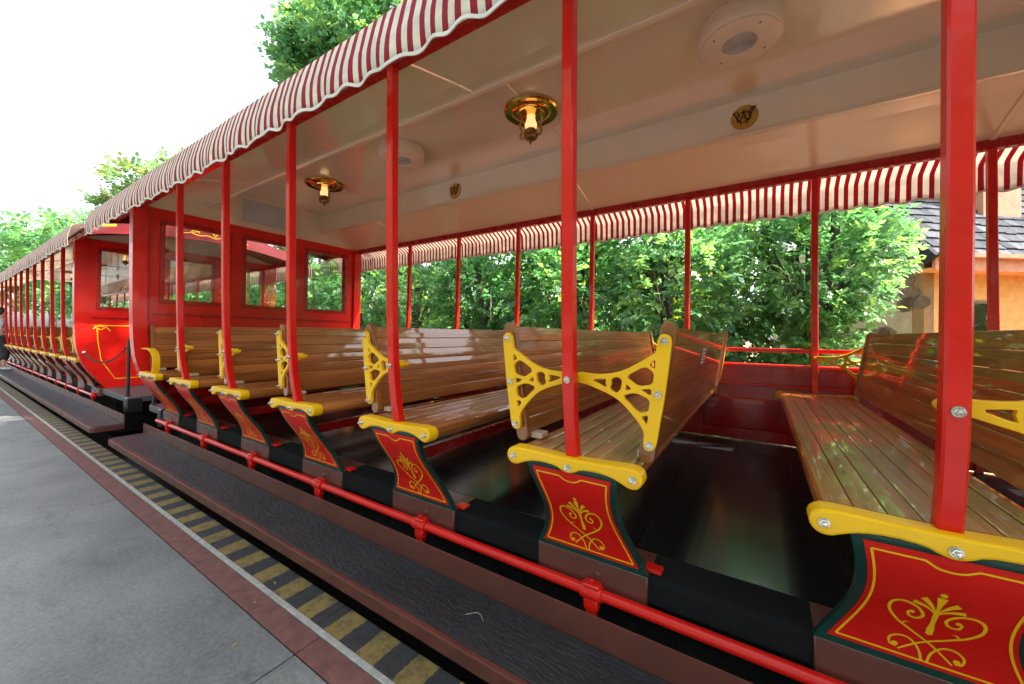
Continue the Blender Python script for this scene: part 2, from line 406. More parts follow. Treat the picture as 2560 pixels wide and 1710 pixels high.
def plate2d(outlines, depth, bevel):
    """flat shape with holes -> mesh verts/faces in (a, b, thickness)"""
    cu = bpy.data.curves.new('tmp', 'CURVE'); cu.dimensions = '2D'; cu.fill_mode = 'BOTH'; cu.extrude = depth; cu.bevel_depth = bevel; cu.offset = -bevel; cu.bevel_resolution = 1
    for o in outlines:
        sp = cu.splines.new('POLY'); sp.points.add(len(o)-1); sp.use_cyclic_u = True
        for p, q in zip(sp.points, o): p.co = (q[0], q[1], 0, 1)
    ob = bpy.data.objects.new('tmp', cu); COL.objects.link(ob)
    dg = bpy.context.evaluated_depsgraph_get(); me = bpy.data.meshes.new_from_object(ob.evaluated_get(dg))
    V = [v.co.copy() for v in me.vertices]; Fc = [list(p.vertices) for p in me.polygons]
    bpy.data.objects.remove(ob); bpy.data.curves.remove(cu); bpy.data.meshes.remove(me); return V, Fc
def ribbon(pts, w):
    """2-D stroke -> (verts, faces); w number or list"""
    P = [np.array(p, float) for p in pts]; n = len(P); ww = w if hasattr(w, '__len__') else [w]*n; V = []; Fc = []
    for i in range(n):
        d = P[min(i+1, n-1)] - P[max(i-1, 0)]; d = d/(np.hypot(*d)+1e-9); nn = np.array([-d[1], d[0]])
        V += [P[i]+nn*ww[i]/2, P[i]-nn*ww[i]/2]
    for i in range(n-1): Fc.append((2*i, 2*i+1, 2*i+3, 2*i+2))
    return V, Fc
def disc2d(c, r, n=12): return [np.array((c[0]+r*math.cos(2*math.pi*k/n), c[1]+r*math.sin(2*math.pi*k/n))) for k in range(n)], [tuple(range(n))]

# ------------------------------------------------------------------ ground and platform
g = B().add([(-200, -200, -1.70), (200, -200, -1.70), (200, 260, -1.70), (-200, 260, -1.70)], [(0, 1, 2, 3)]).build('ground', GROUND); tag(g, kind='structure')
g = B().box(1.09, 4.25, -40, 120, -1.694, -1.66).build('track_bed', BED); tag(g, kind='structure')
g = B().box(4.7, 13, -1.5, 60, -1.69, -1.62).build('planting_bed', SOIL); tag(g, kind='structure')
g = B().box(4.3, 22, -14, -1.6, -1.69, -1.63).build('paved_yard', PAVE); tag(g, kind='structure')
g = B().box(4.25, 4.72, -1.6, 60, -1.69, -1.63).build('walkway', PAVE); tag(g, kind='structure')
pf = B().box(-14, 1.075, -20, 70, -1.70, -1.285).build('platform', CONC); tag(pf, kind='structure')
joints = [-20, -8, -4.4, -1.0, 1.512, 3.98, 6.5, 9.0, 11.5, 14, 17, 21, 26, 33, 70]
for a, b in zip(joints[:-1], joints[1:]):
    B().box(-14, .812, a+.004, b-.004, -1.283, -1.25, .004).build('concrete_slab', CONC, pf)
    B().box(.816, .916, a+.003, b-.003, -1.283, -1.2495, .003).build('red_border', REDC, pf)
j2 = [-20, -6, -2.2, -.3, 1.592, 3.46, 5.35, 7.2, 9.1, 11, 13, 16, 20, 26, 70]
B().box(.918, .944, -20, 70, -1.283, -1.246, .004).build('white_edge_line', WHC, pf)
for a, b in zip(j2[:-1], j2[1:]):
    B().box(.946, 1.085, a+.002, b-.002, -1.283, -1.25, .004).build('hazard_strip', HAZ, pf)

# ------------------------------------------------------------------ bench
XC, ZF, PITCHY = 2.495, -.86, .912
def mx(x): return 2*XC - x
PANEL = [(-.46, 1.245), (-.55, 1.278), (-.62, 1.322), (-.69, 1.370), (-.76, 1.410), (-.81, 1.428), (-.861, 1.436)]
PW = [(-.46, .172), (-.53, .158), (-.60, .151), (-.66, .152), (-.72, .163), (-.78, .186), (-.861, .224)]
_pz = [p[0] for p in PANEL][::-1]
def fitp(pts):
    z = np.array([p[0] for p in pts]); v = np.array([p[1] for p in pts]); return np.polynomial.Polynomial.fit(z, v, 4)
pX, pWd = fitp(PANEL), fitp(PW)
def panel_pt(y, z, off): return (float(pX(z)) - off, y, z)
BR_OUT = [(-.278,-.013),(-.286,.006),(-.300,.010),(-.318,.002),(-.322,-.016),(-.318,-.056),(-.302,-.196),(-.288,-.279),(-.278,-.350),(-.270,-.367),(-.254,-.375),(-.237,-.367),(-.235,-.346),(-.239,-.315),(-.223,-.287),(-.197,-.257),(-.162,-.222),(-.122,-.200),(-.080,-.186),(-.037,-.171),(-.007,-.170),(.002,-.152),(-.006,-.130),(-.028,-.131),(-.080,-.134),(-.129,-.128),(-.176,-.112),(-.225,-.084),(-.269,-.054),(-.274,-.047)]
BR_H = [[(-.253,-.093),(-.272,-.073),(-.271,-.106)],
 [(-.177,-.136),(-.240,-.097),(-.269,-.118),(-.264,-.155),(-.219,-.165)],
 [(-.179,-.160),(-.198,-.176),(-.177,-.182)],
 [(-.055,-.154),(-.111,-.148),(-.107,-.160),(-.113,-.179)],
 [(-.127,-.150),(-.137,-.141),(-.155,-.140),(-.165,-.150),(-.161,-.179),(-.146,-.194),(-.128,-.186),(-.123,-.175),(-.129,-.164)],
 [(-.226,-.175),(-.261,-.170),(-.259,-.193)],
 [(-.165,-.200),(-.211,-.187),(-.256,-.205),(-.252,-.244),(-.221,-.252)],
 [(-.229,-.264),(-.252,-.256),(-.247,-.288)]]
BRV, BRF = plate2d([chaikin(BR_OUT, .25)] + [chaikin(h, .18) for h in BR_H], .0065, .0028)
ARM = [(.222,-.418),(.12,-.421),(0,-.425),(-.12,-.421),(-.222,-.416),(-.245,-.428),(-.253,-.446),(-.249,-.467),(-.234,-.482),(-.210,-.484),(-.188,-.474),(-.150,-.459),(-.10,-.454),(-.045,-.458),(-.022,-.472),(0,-.477),(.022,-.472),(.045,-.460),(.10,-.456),(.150,-.461),(.188,-.475),(.210,-.486),(.234,-.483),(.249,-.468),(.253,-.448),(.245,-.430)]
ARMV, ARMF = plate2d([chaikin(ARM, .25)], .024, .007)

def me_from(b, name):
    bmesh.ops.recalc_face_normals(b.bm, faces=b.bm.faces); me = bpy.data.meshes.new(name); b.bm.to_mesh(me); b.bm.free()
    if any(f.use_smooth for f in me.polygons): me.set_sharp_from_angle(angle=R(38))
    return me
BOLT = me_from(B().lathe([(.0125, 0), (.0125, -.003), (.012, -.004)], (0,0,0), 'X', 14).lathe([(.0095, -.004), (.0095, -.011), (.008, -.0125)], (0,0,0), 'X', 6, False).lathe([(.005, -.012), (.005, -.019), (.003, -.021)], (0,0,0), 'X', 10), 'bolt')
BOLT.materials.append(STEEL)

def stadium(L, w, n=7):
    pts = []
    for k in range(n+1):
        a = math.pi*k/n; pts.append((w/2*math.cos(a), L/2-w/2 + w/2*math.sin(a)))
    for k in range(n+1):
        a = math.pi + math.pi*k/n; pts.append((w/2*math.cos(a), -L/2+w/2 + w/2*math.sin(a)))
    return pts
def slat_prof(w, h, r=.006):     # width along a, thickness h along b, rounded top
    return [(-w/2, -h/2), (w/2, -h/2), (w/2, h/2-r), (w/2-r*.35, h/2-r*.35), (w/2-r, h/2), (0, h/2+.0008), (-w/2+r, h/2), (-w/2+r*.35, h/2-r*.35), (-w/2, h/2-r)]

SEAT_SLATS, BACK_SLATS = 7, 7
def back_frame(s):
    t = Vector((0, s*.157, .9876)); nrm = Vector((0, .9876, -s*.157)); c = Vector((0, s*.2735, -.186)); return t, nrm, c
def make_bench(name, backs, armrest=False, sign_back=None):
    root = thing(name, (XC, 0, ZF), 'x', 'bench')
    # seat
    for k in range(SEAT_SLATS):
        y = (k-(SEAT_SLATS-1)/2)*.0625; edge = abs(k-(SEAT_SLATS-1)/2) > 2.6
        zt = -.4245 + .0035*(abs(y)/.19)**2
        b = B()
        if edge:
            sgn = 1 if y > 0 else -1
            pr = [(y-sgn*.0295, zt-.026), (y-sgn*.0295, zt-.002), (y-sgn*.027, zt)] + [(y+sgn*(.006+.034*math.sin(a)), zt-.034+.034*math.cos(a)) for a in np.linspace(0, math.pi*.86, 9)] + [(y-sgn*.01, zt-.06)]
            b.ext(pr, 1.284, mx(1.284))
        else:
            b.ext([(y+p[0], zt-.011+p[1]) for p in slat_prof(.0608, .022, .003)], 1.284, mx(1.284))
        b.build('seat_slat', WOOD, root)
    # yellow end arms, near and far
    for near in (1, 0):
        xa = 1.252 if near else mx(1.252)
        V = [(xa + v.z, v.x, v.y) for v in ARMV]
        B().add(V, ARMF).build('seat_end_casting', YEL, root)
    for y, z in ((.222, -.4525), (0, -.456), (-.222, -.451)): obj('bolt', BOLT, root, loc=(1.221-XC, y, z-ZF))
    # curved painted side panel with border, field, pinstripe and scrollwork
    zs = np.linspace(-.45, -.861, 22)
    def sheet(inset, z0, z1, o0, o1, mat, nm, par):
        Z = np.linspace(z0, z1, 22); V, Fc = [], []; m = 8
        for z in Z:
            w = float(pWd(z)) - inset
            for k in range(m+1): V.append(panel_pt(-w+2*w*k/m, z, o0))
        n0 = len(V)
        for z in Z:
            w = float(pWd(z)) - inset
            for k in range(m+1): V.append(panel_pt(-w+2*w*k/m, z, o1))
        c = m+1; rI = len(Z)
        for i in range(rI-1):
            for k in range(m):
                q = (i*c+k, i*c+k+1, (i+1)*c+k+1, (i+1)*c+k); Fc.append(q); Fc.append(tuple(n0+x for x in q[::-1]))
            for k in (0, m): Fc.append((i*c+k, (i+1)*c+k, n0+(i+1)*c+k, n0+i*c+k))
        for i in (0, rI-1):
            for k in range(m): Fc.append((i*c+k, i*c+k+1, n0+i*c+k+1, n0+i*c+k))
        return B().add(V, Fc, False).build(nm, mat, par)
    pan = sheet(0, -.45, -.861, .011, -.011, GRN, 'side_panel', root)
    sheet(.021, -.478, -.840, .0128, .0105, RED, 'red_field', pan)
    def flat(strokes, off, mat, nm):
        b = B()
        for V, Fc in strokes: b.add([panel_pt(v[0], v[1], off) for v in V], Fc)
        return b.build(nm, mat, pan)
    st = []
    side = [(float(pWd(z))-.033, z) for z in np.linspace(-.496, -.827, 18)]
    top = [(y, -.496 - .017*max(0, 1-(abs(y)/.036)**2)**.6 * (abs(y) < .036)) for y in np.linspace(-side[0][0], side[0][0], 33)]
    bot = [(y, -.827) for y in np.linspace(-side[-1][0], side[-1][0], 17)]
    pw = .0052
    st += [ribbon(side, pw), ribbon([(-a, b) for a, b in side], pw), ribbon(top, pw), ribbon(bot, pw)]
    flat(st, .0142, GOLD, 'pinstripe')
    S, H, Z0 = .098, .245, -.827
    def q(a, b): return (a*S, Z0 + b*H)
    st = [disc2d(q(0, .985), .0065)]
    base = np.array(q(0, .66))
    for a0, L, wt in ((-50, .056, .010), (-27, .064, .011), (27, .064, .011), (50, .056, .010)):
        a = R(a0); pts = [base + np.array((math.sin(a*(.25+.75*t)), math.cos(a*(.25+.75*t))))*L*t for t in np.linspace(.12, 1, 7)]
        st.append(ribbon(pts, [.0025 + wt*t**1.3 for t in np.linspace(0, 1, 7)]))
    st.append(ribbon([q(0, .72), q(0, .82), q(0, .945)], [.005, .008, .018]))
    st.append(ribbon([q(0, b) for b in np.linspace(.74, .40, 9)], [.006, .009, .010, .009, .008, .009, .012, .014, .009]))
    st.append(disc2d(q(0, .395), .007))
    for s in (-1, 1):
        big = smooth_curve([q(-s*.50, .06), q(-s*.1, .23), q(s*.34, .37), q(s*.62, .47), q(s*.80, .60), q(s*.78, .72), q(s*.60, .775), q(s*.34, .735), q(s*.20, .64), q(s*.27, .57), q(s*.42, .57), q(s*.46, .63), q(s*.38, .655)], 6)
        n = len(big); st.append(ribbon(big, [.0045 + .0022*math.sin(math.pi*i/n) + (.003 if i > n-4 else 0) for i in range(n)]))
        st.append(disc2d(q(s*.40, .645), .0055))
        st.append(ribbon([q(s*.50, .44), q(s*.44, .47), q(s*.36, .47)], [.0055, .003, .0006]))
        low = smooth_curve([q(s*.05, .0), q(s*.12, .13), q(s*.30, .235), q(s*.52, .245), q(s*.68, .18), q(s*.66, .10), q(s*.54, .085)], 6)
        st.append(ribbon(low, [.0052]*len(low))); st.append(disc2d(q(s*.57, .115), .0068))
    flat(st, .0148, GOLD, 'scroll_ornament')
    # under-seat steel beam, foot tabs
    B().box(1.33, mx(1.33), -.035, .005, -.640, -.585, .003).build('support_beam', REDD, root)
    for y in (-.15, .15): B().box(1.30, mx(1.30), y-.012, y+.012, -.475, -.447, .002).build('seat_bearer', REDD, root)
    B().box(1.455, 1.505, -.262, -.20, -.8595, -.845, .004).build('foot_tab', RED, root)
    for s in backs:
        t, nrm, c = back_frame(s)
        L = .478
        for near in (1, 0):
            x0 = 1.313 if near else mx(1.313)-.032
            pr = [tuple((c + nrm*a + t*b_)[1:]) for a, b_ in stadium(L, .052)]
            B().ext(pr, x0, x0+.032, 'X', .004).build('backrest_stile', WOODD, root)
        for k in range(BACK_SLATS):
            cc = c + t*(-.196 + k*.0625 + .012)
            pr = [tuple((cc + t*a + nrm*(-s)*b_)[1:]) for a, b_ in slat_prof(.0612, .026, .0022)]
            B().ext(pr, 1.346, mx(1.346)).build('back_slat', WOOD, root)
        for near in ((1, 0) if not armrest else ()):
            V = []
            for v in BRV:
                xx = (1.297 if near else mx(1.297)) + v.z
                V.append((xx, v.x*(-s), v.y))
            br = B().add(V, BRF)
            x0, x1 = (1.236, 1.305) if near else (mx(1.305), mx(1.236))
            br.lathe([(.012, x0), (.0135, x0+.004), (.0135, x1-.002), (.012, x1+.012)], (0, 0, -.151), 'X', 14)
            br.build('lattice_bracket', YEL, root)
        B().box(1.36, 1.42, s*.19-.012, s*.19+.04*s, -.417, -.395, .003).build('stop_block', CREAM2, root)
        for (y, z) in () if armrest else ((-.300, -.014), (-.281, -.185), (-.256, -.352)): obj('bolt', BOLT, root, loc=(1.2875-XC, -s*y, z-ZF))
    if armrest:
        pts = smooth_curve([(1.262, .25, -.19), (1.262, .10, -.186), (1.262, .0, -.20), (1.262, -.085, -.245), (1.262, -.115, -.32), (1.262, -.085, -.425)], 5)
        b = B(); w = .028
        V, Fc = [], []
        for i, p in enumerate(pts):
            d = pts[min(i+1, len(pts)-1)] - pts[max(i-1, 0)]; d = d/np.linalg.norm(d); nn = np.array((0, -d[2], d[1]))*.006
            for sx, sn in ((-1, 1), (1, 1), (1, -1), (-1, -1)): V.append((p[0]+sx*w, p[1]+nn[1]*sn, p[2]+nn[2]*sn))
        m = len(pts)
        for i in range(m-1):
            for k in range(4): Fc.append((i*4+k, i*4+(k+1) % 4, (i+1)*4+(k+1) % 4, (i+1)*4+k))
        Fc += [(0, 1, 2, 3), tuple((m-1)*4+k for k in range(4))]
        b.add(V, Fc).build('armrest', YEL, root)
        obj('bolt', BOLT, root, loc=(1.221-XC, .1, -.456-ZF))
    if sign_back is not None:
        t, nrm, c = back_frame(sign_back)
        def sp(x, b_, off): p = c + t*b_ + nrm*(sign_back)*(.0145+off); return (x, p.y, p.z)
        def plate(x0, x1, b0, b1, o): return [sp(x0, b0, o), sp(x1, b0, o), sp(x1, b1, o), sp(x0, b1, o), sp(x0, b0, o-.0015), sp(x1, b0, o-.0015), sp(x1, b1, o-.0015), sp(x0, b1, o-.0015)]
        FB = [(0,1,2,3), (4,5,6,7), (0,1,5,4), (1,2,6,5), (2,3,7,6), (3,0,4,7)]
        sg = B().add(plate(2.20, 2.34, .05, .13, .003), FB).build('notice_plate', SIGNW, root)
        pb = B()
        for bb in (.062, .078, .094, .110): pb.add(plate(2.215, 2.325, bb, bb+.008, .0045), FB)
        pb.build('notice_print', SIGNR, sg)
    return root

ROWY = [5.115 - PITCHY*k for k in range(8)]         # P7 .. P0
proto_p = make_bench('passenger_bench', (1,))          # backrest on the far (+Y) side
proto_m = make_bench('passenger_bench', (-1,))         # backrest towards the camera
proto_2 = make_bench('passenger_bench', (1, -1), sign_back=-1)
proto_e = make_bench('passenger_bench', (1,), armrest=True)
index_kids()
def put(proto, y, label, group):
    if not proto.get('used'):
        o = proto; proto['used'] = 1
    else: o = tree_copy(proto, (XC, y, ZF))
    o.location = (XC, y, ZF); LOC[o.name] = Vector((XC, y, ZF)); return tag(o, label, 'bench', group)
G1 = 'slatted benches in the near coach'
put(proto_e, ROWY[0]-.045, 'wooden slatted bench with curved yellow armrest against the red end wall of the near coach', G1)
ords = {1: 'second', 2: 'third', 3: 'fourth', 4: 'fifth'}
for k in (1, 2, 3, 4):
    put(proto_p, ROWY[k], ords[k] + ' slatted bench from the windowed end wall of the near coach', G1)
put(proto_2, ROWY[5], 'slatted wooden bench with two facing backrests and yellow lattice brackets in the middle foreground', G1)
put(proto_m, ROWY[6], 'largest slatted bench at the right edge with yellow end casting and red scroll panel', G1)
put(proto_m, ROWY[7], 'slatted bench mostly cut off by the right edge, behind the largest bench', G1)
for o in bpy.data.objects:
    if 'used' in o: del o['used']
G2 = 'slatted benches in the far coach'
o2 = ['first', 'second', 'third', 'fourth', 'fifth', 'sixth', 'seventh', 'eighth', 'ninth', 'tenth', 'eleventh']
for k in range(11):
    o = tree_copy(proto_m, (XC, 8.53 if k == 0 else 8.26 + PITCHY*k, ZF))
    tag(o, o2[k] + ' slatted bench beyond the red end wall of the far coach at left', 'bench', G2)

# ------------------------------------------------------------------ coaches
def post_mesh(far=False):
    path = [(1.31, 1.197), (.8, 1.203), (.3, 1.213), (.0, 1.223), (-.14, 1.231), (-.24, 1.240), (-.32, 1.251), (-.38, 1.262), (-.425, 1.271)]
    if far: path = path[:-1] + [(-.45, 1.27), (-.62, 1.285)]
    b = B(); V, Fc = [], []; h, c = .0215, .005
    sq = [(-h+c, -h), (h-c, -h), (h, -h+c), (h, h-c), (h-c, h), (-h+c, h), (-h, h-c), (-h, -h+c)]
    for z, x in path:
        for a, d in sq: V.append(((mx(x) if far else x) + a, d, z))
    n = len(path)
    for i in range(n-1):
        for k in range(8): Fc.append((i*8+k, i*8+(k+1) % 8, (i+1)*8+(k+1) % 8, (i+1)*8+k))
    Fc += [tuple(range(8)), tuple((n-1)*8+k for k in range(8))]
    b.add(V, Fc); return me_from(b, 'roof_post')
POSTN, POSTF = post_mesh(), post_mesh(True)
for m_ in (POSTN, POSTF): m_.materials.append(RED)
CLAMP = me_from(B().lathe([(.028, -.040), (.030, -.034), (.030, .034), (.028, .040)], (0, 0, 0), 'Y', 12).box(-.02, .02, -.028, .028, -.065, -.018, .006).box(-.016, .016, -.02, .02, -.115, -.06, .005).box(-.024, .024, -.034, .034, .018, .036, .006).lathe([(.008, .036), (.008, .044), (.005, .047)], (0, 0, 0), 'Z', 8), 'rail_clamp')
CLAMP.materials.append(RED)
BLOCK = me_from(B().box(1.424-XC, 1.60-XC, -.222, .222, -.110, .0015, .004).lathe([(.011, 1.424-XC), (.010, 1.420-XC), (.005, 1.417-XC)], (0, -.04, -.05), 'X', 12), 'bench_base')
BLOCK.materials.append(BRN)
SKIRT = [(1.3, 1.16), (.6, 1.165), (.1, 1.175), (-.12, 1.185), (-.30, 1.203), (-.42, 1.238), (-.53, 1.275), (-.65, 1.35), (-.75, 1.42), (-.86, 1.50)]

def canvas(side, y0, y1, par):
    """striped canvas: sloping strip, hanging scalloped valance with soft folds, white tape"""
    n = int(abs(y1-y0)/.0165); V, Fc, TV, TF = [], [], [], []
    f = (lambda x: x) if side == 'near' else mx
    ph = .3 if side == 'near' else 1.7
    for i in range(n+1):
        y = y0 + (y1-y0)*i/n
        w = 2*math.pi*y/.166
        rip = .008*math.sin(w*.5+ph) + .004*math.sin(w*1.3+ph*2) + .005*math.sin(y*2.1)
        sag = .004*math.sin(y*3.1+ph) + .003*math.sin(y*7.7)
        bot = 1.045 + .0095*math.cos(w) + .006*math.sin(y*1.7+ph)
        fz = 1.233 + sag
        if side == 'near':
            fz = 1.168 + sag; bot += .004
            rows = [(1.185, 1.342), (1.06, 1.334), (1.004, 1.300+sag*.5), (.990+rip*.2, 1.25+sag), (.972+rip*.3, fz)]
            for t in (.25, .5, .75, 1.0): rows.append((.972+rip*(.3+.7*t)-.006*math.sin(t*2.2)+.008*t*t, fz + (bot-fz)*t))
        else:
            rows = [(1.185, 1.338), (1.08, 1.293+sag*.4), (.985, 1.247+sag), (.966+rip*.1, fz), (.958+rip*.35, fz-.02)]
            for t in (.25, .5, .75, 1.0): rows.append((.958+rip*(.35+.65*t)-.006*t, fz-.02 + (bot-fz+.02)*t))
        for x, z in rows: V.append((f(x), y, z))
        x, z = rows[-1]
        for dx, dz in ((-.0025, .006), (-.0025, -.0075), (.002, -.0075), (.002, .006)): TV.append((f(x+dx), y, z+dz))
    m = 9
    for i in range(n):
        for k in range(m-1): Fc.append((i*m+k, i*m+k+1, (i+1)*m+k+1, (i+1)*m+k))
        for k in range(4): TF.append((i*4+k, i*4+(k+1) % 4, (i+1)*4+(k+1) % 4, (i+1)*4+k))
    TF += [(0, 1, 2, 3), tuple(n*4+k for k in range(4))]
    aw = B().add(V, Fc, True).build('striped_awning', FAB, par)
    md = aw.modifiers.new('thick', 'SOLIDIFY'); md.thickness = .0015
    B().add(TV, TF, True).build('scalloped_tape', WHITE, aw)
    B().tube([(f(1.163), y0, 1.262), (f(1.163), y1, 1.262)], .006, 6).build('yellow_cord', YEL, aw)
    return aw

def window_wall(par, y0, y1, face, mat):
    """end wall with three openings; face = -1 / +1 direction the body lies in"""
    wins = [(1.395, 2.035), (2.175, 2.815), (2.955, 3.595)]; zb, zt, ztop = .30, 1.19, 1.305
    x0, x1 = 1.30, mx(1.30)
    b = B()
    # lower part follows the tumblehome
    lo = [(interp(SKIRT, z)+.02, z) for z in np.linspace(zb, -.858, 14)]
    prof = lo + [(mx(x), z) for x, z in lo[::-1]]
    b.ext(prof, y0, y1, 'Y')
    b.box(interp(SKIRT, .8)+.02, mx(interp(SKIRT, .8)+.02), y0, y1, zt, ztop)
    xs = [interp(SKIRT, .8)+.02, 1.395, 2.035, 2.175, 2.815, 2.955, 3.595, mx(interp(SKIRT, .8)+.02)]
    for a, c in ((0, 1), (2, 3), (4, 5), (6, 7)): b.box(xs[a], xs[c], y0+.0005, y1-.0005, zb-.001, zt+.001)
    b.build('end_wall', mat, par)
    for (a, c) in wins:
        fr = B(); d = .034
        for yy in ((y0-.008, y1+.008),):
            fr.box(a-.012, a+d, yy[0], yy[1], zb-.012, zt+.012, .004); fr.box(c-d, c+.012, yy[0], yy[1], zb-.012, zt+.012, .004)
            fr.box(a+d, c-d, yy[0], yy[1], zb-.012, zb+d, .004); fr.box(a+d, c-d, yy[0], yy[1], zt-d, zt+.012, .004)
        w = fr.build('window_frame', REDD, par)
        B().box(a+d-.004, c-d+.004, (y0+y1)/2-.003, (y0+y1)/2+.003, zb+d-.004, zt-d+.004).build('pane', GLASS, w)
    # raised band and mullion strips on both faces
    for yy in (y0-.012, y1):
        B().box(1.34, mx(1.34), yy, yy+.012, .16, .185, .003).build('wall_moulding', REDD, par)

def make_coach(label, yend, sgn, length, rows, lamps0, deck, row0, over):
    root = thing('passenger_coach', (XC, yend, -1.66), label, 'train coach', 'open coaches of the train')
    Y = lambda t: yend + sgn*t
    def rng_(a, b): return (min(Y(a), Y(b)), max(Y(a), Y(b)))
    ya, yb = rng_(-.0, length)
    yo0, yo1 = rng_(-over, length)
    # floor: rubber deck sheets, grit edges, sill
    n = max(1, int((yb-ya)/1.22)); ed = np.linspace(ya, yb, n+1)
    for a, c in zip(ed[:-1], ed[1:]): B().box(1.60, 3.765, a+.0015, c-.0015, -.90, -.86, .002).build('floor_sheet', FLOOR, root)
    edge = [(1.436, -.955), (1.436, -.880), (1.441, -.868), (1.452, -.861), (1.597, -.8590), (1.597, -.955)]
    B().ext(edge, ya, yb, 'Y').build('grit_edge', CARPET, root)
    B().box(1.62, 3.70, ya, yb, -1.55, -.905).build('underframe', UND, root)
    for tw in (1.6, length-1.8):
        for dy in (-.45, .45):
            for x in (1.95, 3.04):
                B().lathe([(.03, -.05), (.28, -.05), (.30, -.03), (.26, .03), (.05, .05)], (x, Y(tw)+dy, -1.36), 'X', 20).build('wheel', UND, root)
    # running board
    r0, r1 = rng_(-.17, length) if sgn < 0 else rng_(-1.72, length)
    def rb_outline(x0, x1, e):
        o = [(x1, r0), (x1, r1), (x0+.04, r1), (x0, r1-.04), (x0, r0+.04), (x0+.012, r0+.012), (x0+.04, r0)]
        return o
    B().ext(rb_outline(1.068, 1.352, 0), -1.185, -1.126, 'Z', .006).build('running_board', BRN, root)
    B().ext([(1.090, r0+.05), (1.108, r0+.018), (1.13, r0+.012), (1.338, r0+.012), (1.338, r1-.012), (1.13, r1-.012), (1.108, r1-.018), (1.090, r1-.05)], -1.126, -1.1185, 'Z', .003).build('rubber_tread', MATR, root)
    B().ext([(1.340, -1.124), (1.354, -1.124), (1.354, -1.022), (1.349, -1.016), (1.342, -1.018)], r0, r1, 'Y').build('toe_board', BRN, root)
    for t in np.arange(.8, length, 1.8): B().box(1.20, 1.66, Y(t)-.03, Y(t)+.03, -1.215, -1.187).build('board_hanger', UND, root)
    # floor-side rail with clamps
    a0, a1 = rng_(.05, length)
    B().tube([(1.400, a0, -.968), (1.400, a1, -.968)], .0205, 14).build('side_rail', RED, root)
    for k in range(rows):
        y = Y(row0 + PITCHY*k)
        obj('rail_clamp', CLAMP, root, loc=(1.400-XC, y-.025-yend, -.968+1.66))
        obj('bench_base', BLOCK, root, loc=(0, y-yend, -.8605+1.66))
        if k > 0:
            obj('roof_post', POSTN, root, loc=(-XC, y-yend, 1.66)); obj('roof_post', POSTF, root, loc=(-XC, y-yend, 1.66))
            obj('bolt', BOLT, root, loc=(1.2095-XC, y-yend, -.152+1.66))
    # non-boarding side: low panel, rails
    B().ext([(3.760, -.852), (3.775, -.852), (3.775, -.60), (3.79, -.40), (3.79, -.235), (3.765, -.235), (3.765, -.40), (3.752, -.58)], ya, yb, 'Y').build('side_wall', REDD, root)
    B().box(3.745, 3.80, ya, yb, -.240, -.212, .005).build('wall_cap', RED, root)
    B().box(3.742, 3.756, ya, yb, -.395, -.375, .004).build('wall_bead', RED, root)
    for k in range(rows-1):
        y0, y1 = sorted((Y(row0+PITCHY*k), Y(row0+PITCHY*(k+1))))
        B().box(3.750, 3.768, y0+.14, y1-.14, -.76, -.50, .012, 3).build('pressed_panel', REDD, root)
        B().box(3.745, 3.765, y0+.05, y0+.09, -.862, -.80, .004).build('wall_foot', REDD, root)
    B().box(3.752, 3.776, ya, yb, -.115, -.082, .004).build('guard_rail', RED, root)
    # roof shell, ceiling, eaves
    half = [(1.150, 1.352), (1.20, 1.372), (1.50, 1.455), (1.748, 1.515), (1.748, 1.770), (2.0, 1.80), (2.25, 1.825), (XC, 1.835)]
    outer = half + [(mx(x), z) for x, z in half[-2::-1]]
    hin = [(1.185, 1.338), (1.50, 1.432), (1.768, 1.490), (1.768, 1.735), (XC, 1.745)]
    inner = hin + [(mx(x), z) for x, z in hin[-2::-1]]
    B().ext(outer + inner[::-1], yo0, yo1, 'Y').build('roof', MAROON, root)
    hc = [(1.222, 1.312), (1.36, 1.352), (1.52, 1.395), (1.66, 1.432), (1.800, 1.462), (1.801, 1.712)]
    cl = hc + [(mx(x), z) for x, z in hc[::-1]]
    hu = [(1.222, 1.330), (1.36, 1.370), (1.52, 1.413), (1.66, 1.450), (1.785, 1.474), (1.785, 1.725)]
    cu = hu + [(mx(x), z) for x, z in hu[::-1]]
    c0, c1 = rng_(.035, length)
    B().ext(cl + cu[::-1], c0, c1, 'Y').build('ceiling', CREAM, root)
    for f in (lambda x: x, mx):
        xs = sorted((f(1.172), f(1.225)))
        B().box(xs[0], xs[1], yo0, yo1, 1.252, 1.334, .004).build('eave_rail', REDD, root)
        # moulding along the lower edge of the raised centre
        xs = sorted((f(1.785), f(1.822)))
        B().box(xs[0], xs[1], c0, c1, 1.446, 1.470, .008, 2).build('ceiling_moulding', CREAM, root)
    for t in np.arange(lamps0, length, PITCHY*3):
        y = Y(t)
        for f in (lambda x: x, mx):
            p = [(f(x), y, z-.001) for x, z in hc[:5]]
            V = []; Fc = []
            for i, q in enumerate(p):
                for dy, dz in ((-.018, 0), (-.012, -.007), (.012, -.007), (.018, 0)): V.append((q[0], y+dy, q[2]+dz))
            for i in range(4):
                for k in range(3): Fc.append((i*4+k, i*4+k+1, (i+1)*4+k+1, (i+1)*4+k))
            B().add(V, Fc).build('ceiling_batten', CREAM, root)
            xs = sorted((f(1.8015), f(1.809))); B().box(xs[0], xs[1], y-.015, y+.015, 1.472, 1.7115, .002).build('ceiling_batten', CREAM, root)
        B().box(1.81, mx(1.81), y-.016, y+.016, 1.7045, 1.7115, .002).build('ceiling_batten', CREAM, root)
        # round emblem plates half way between lamps, on both inner faces
        ym = y - sgn*PITCHY*1.5
        if ya < ym < yb: emblem(root, ym)
    # end wall with upper cream panel and vent
    w0, w1 = rng_(0, .06)
    window_wall(root, w0, w1, sgn, RED)
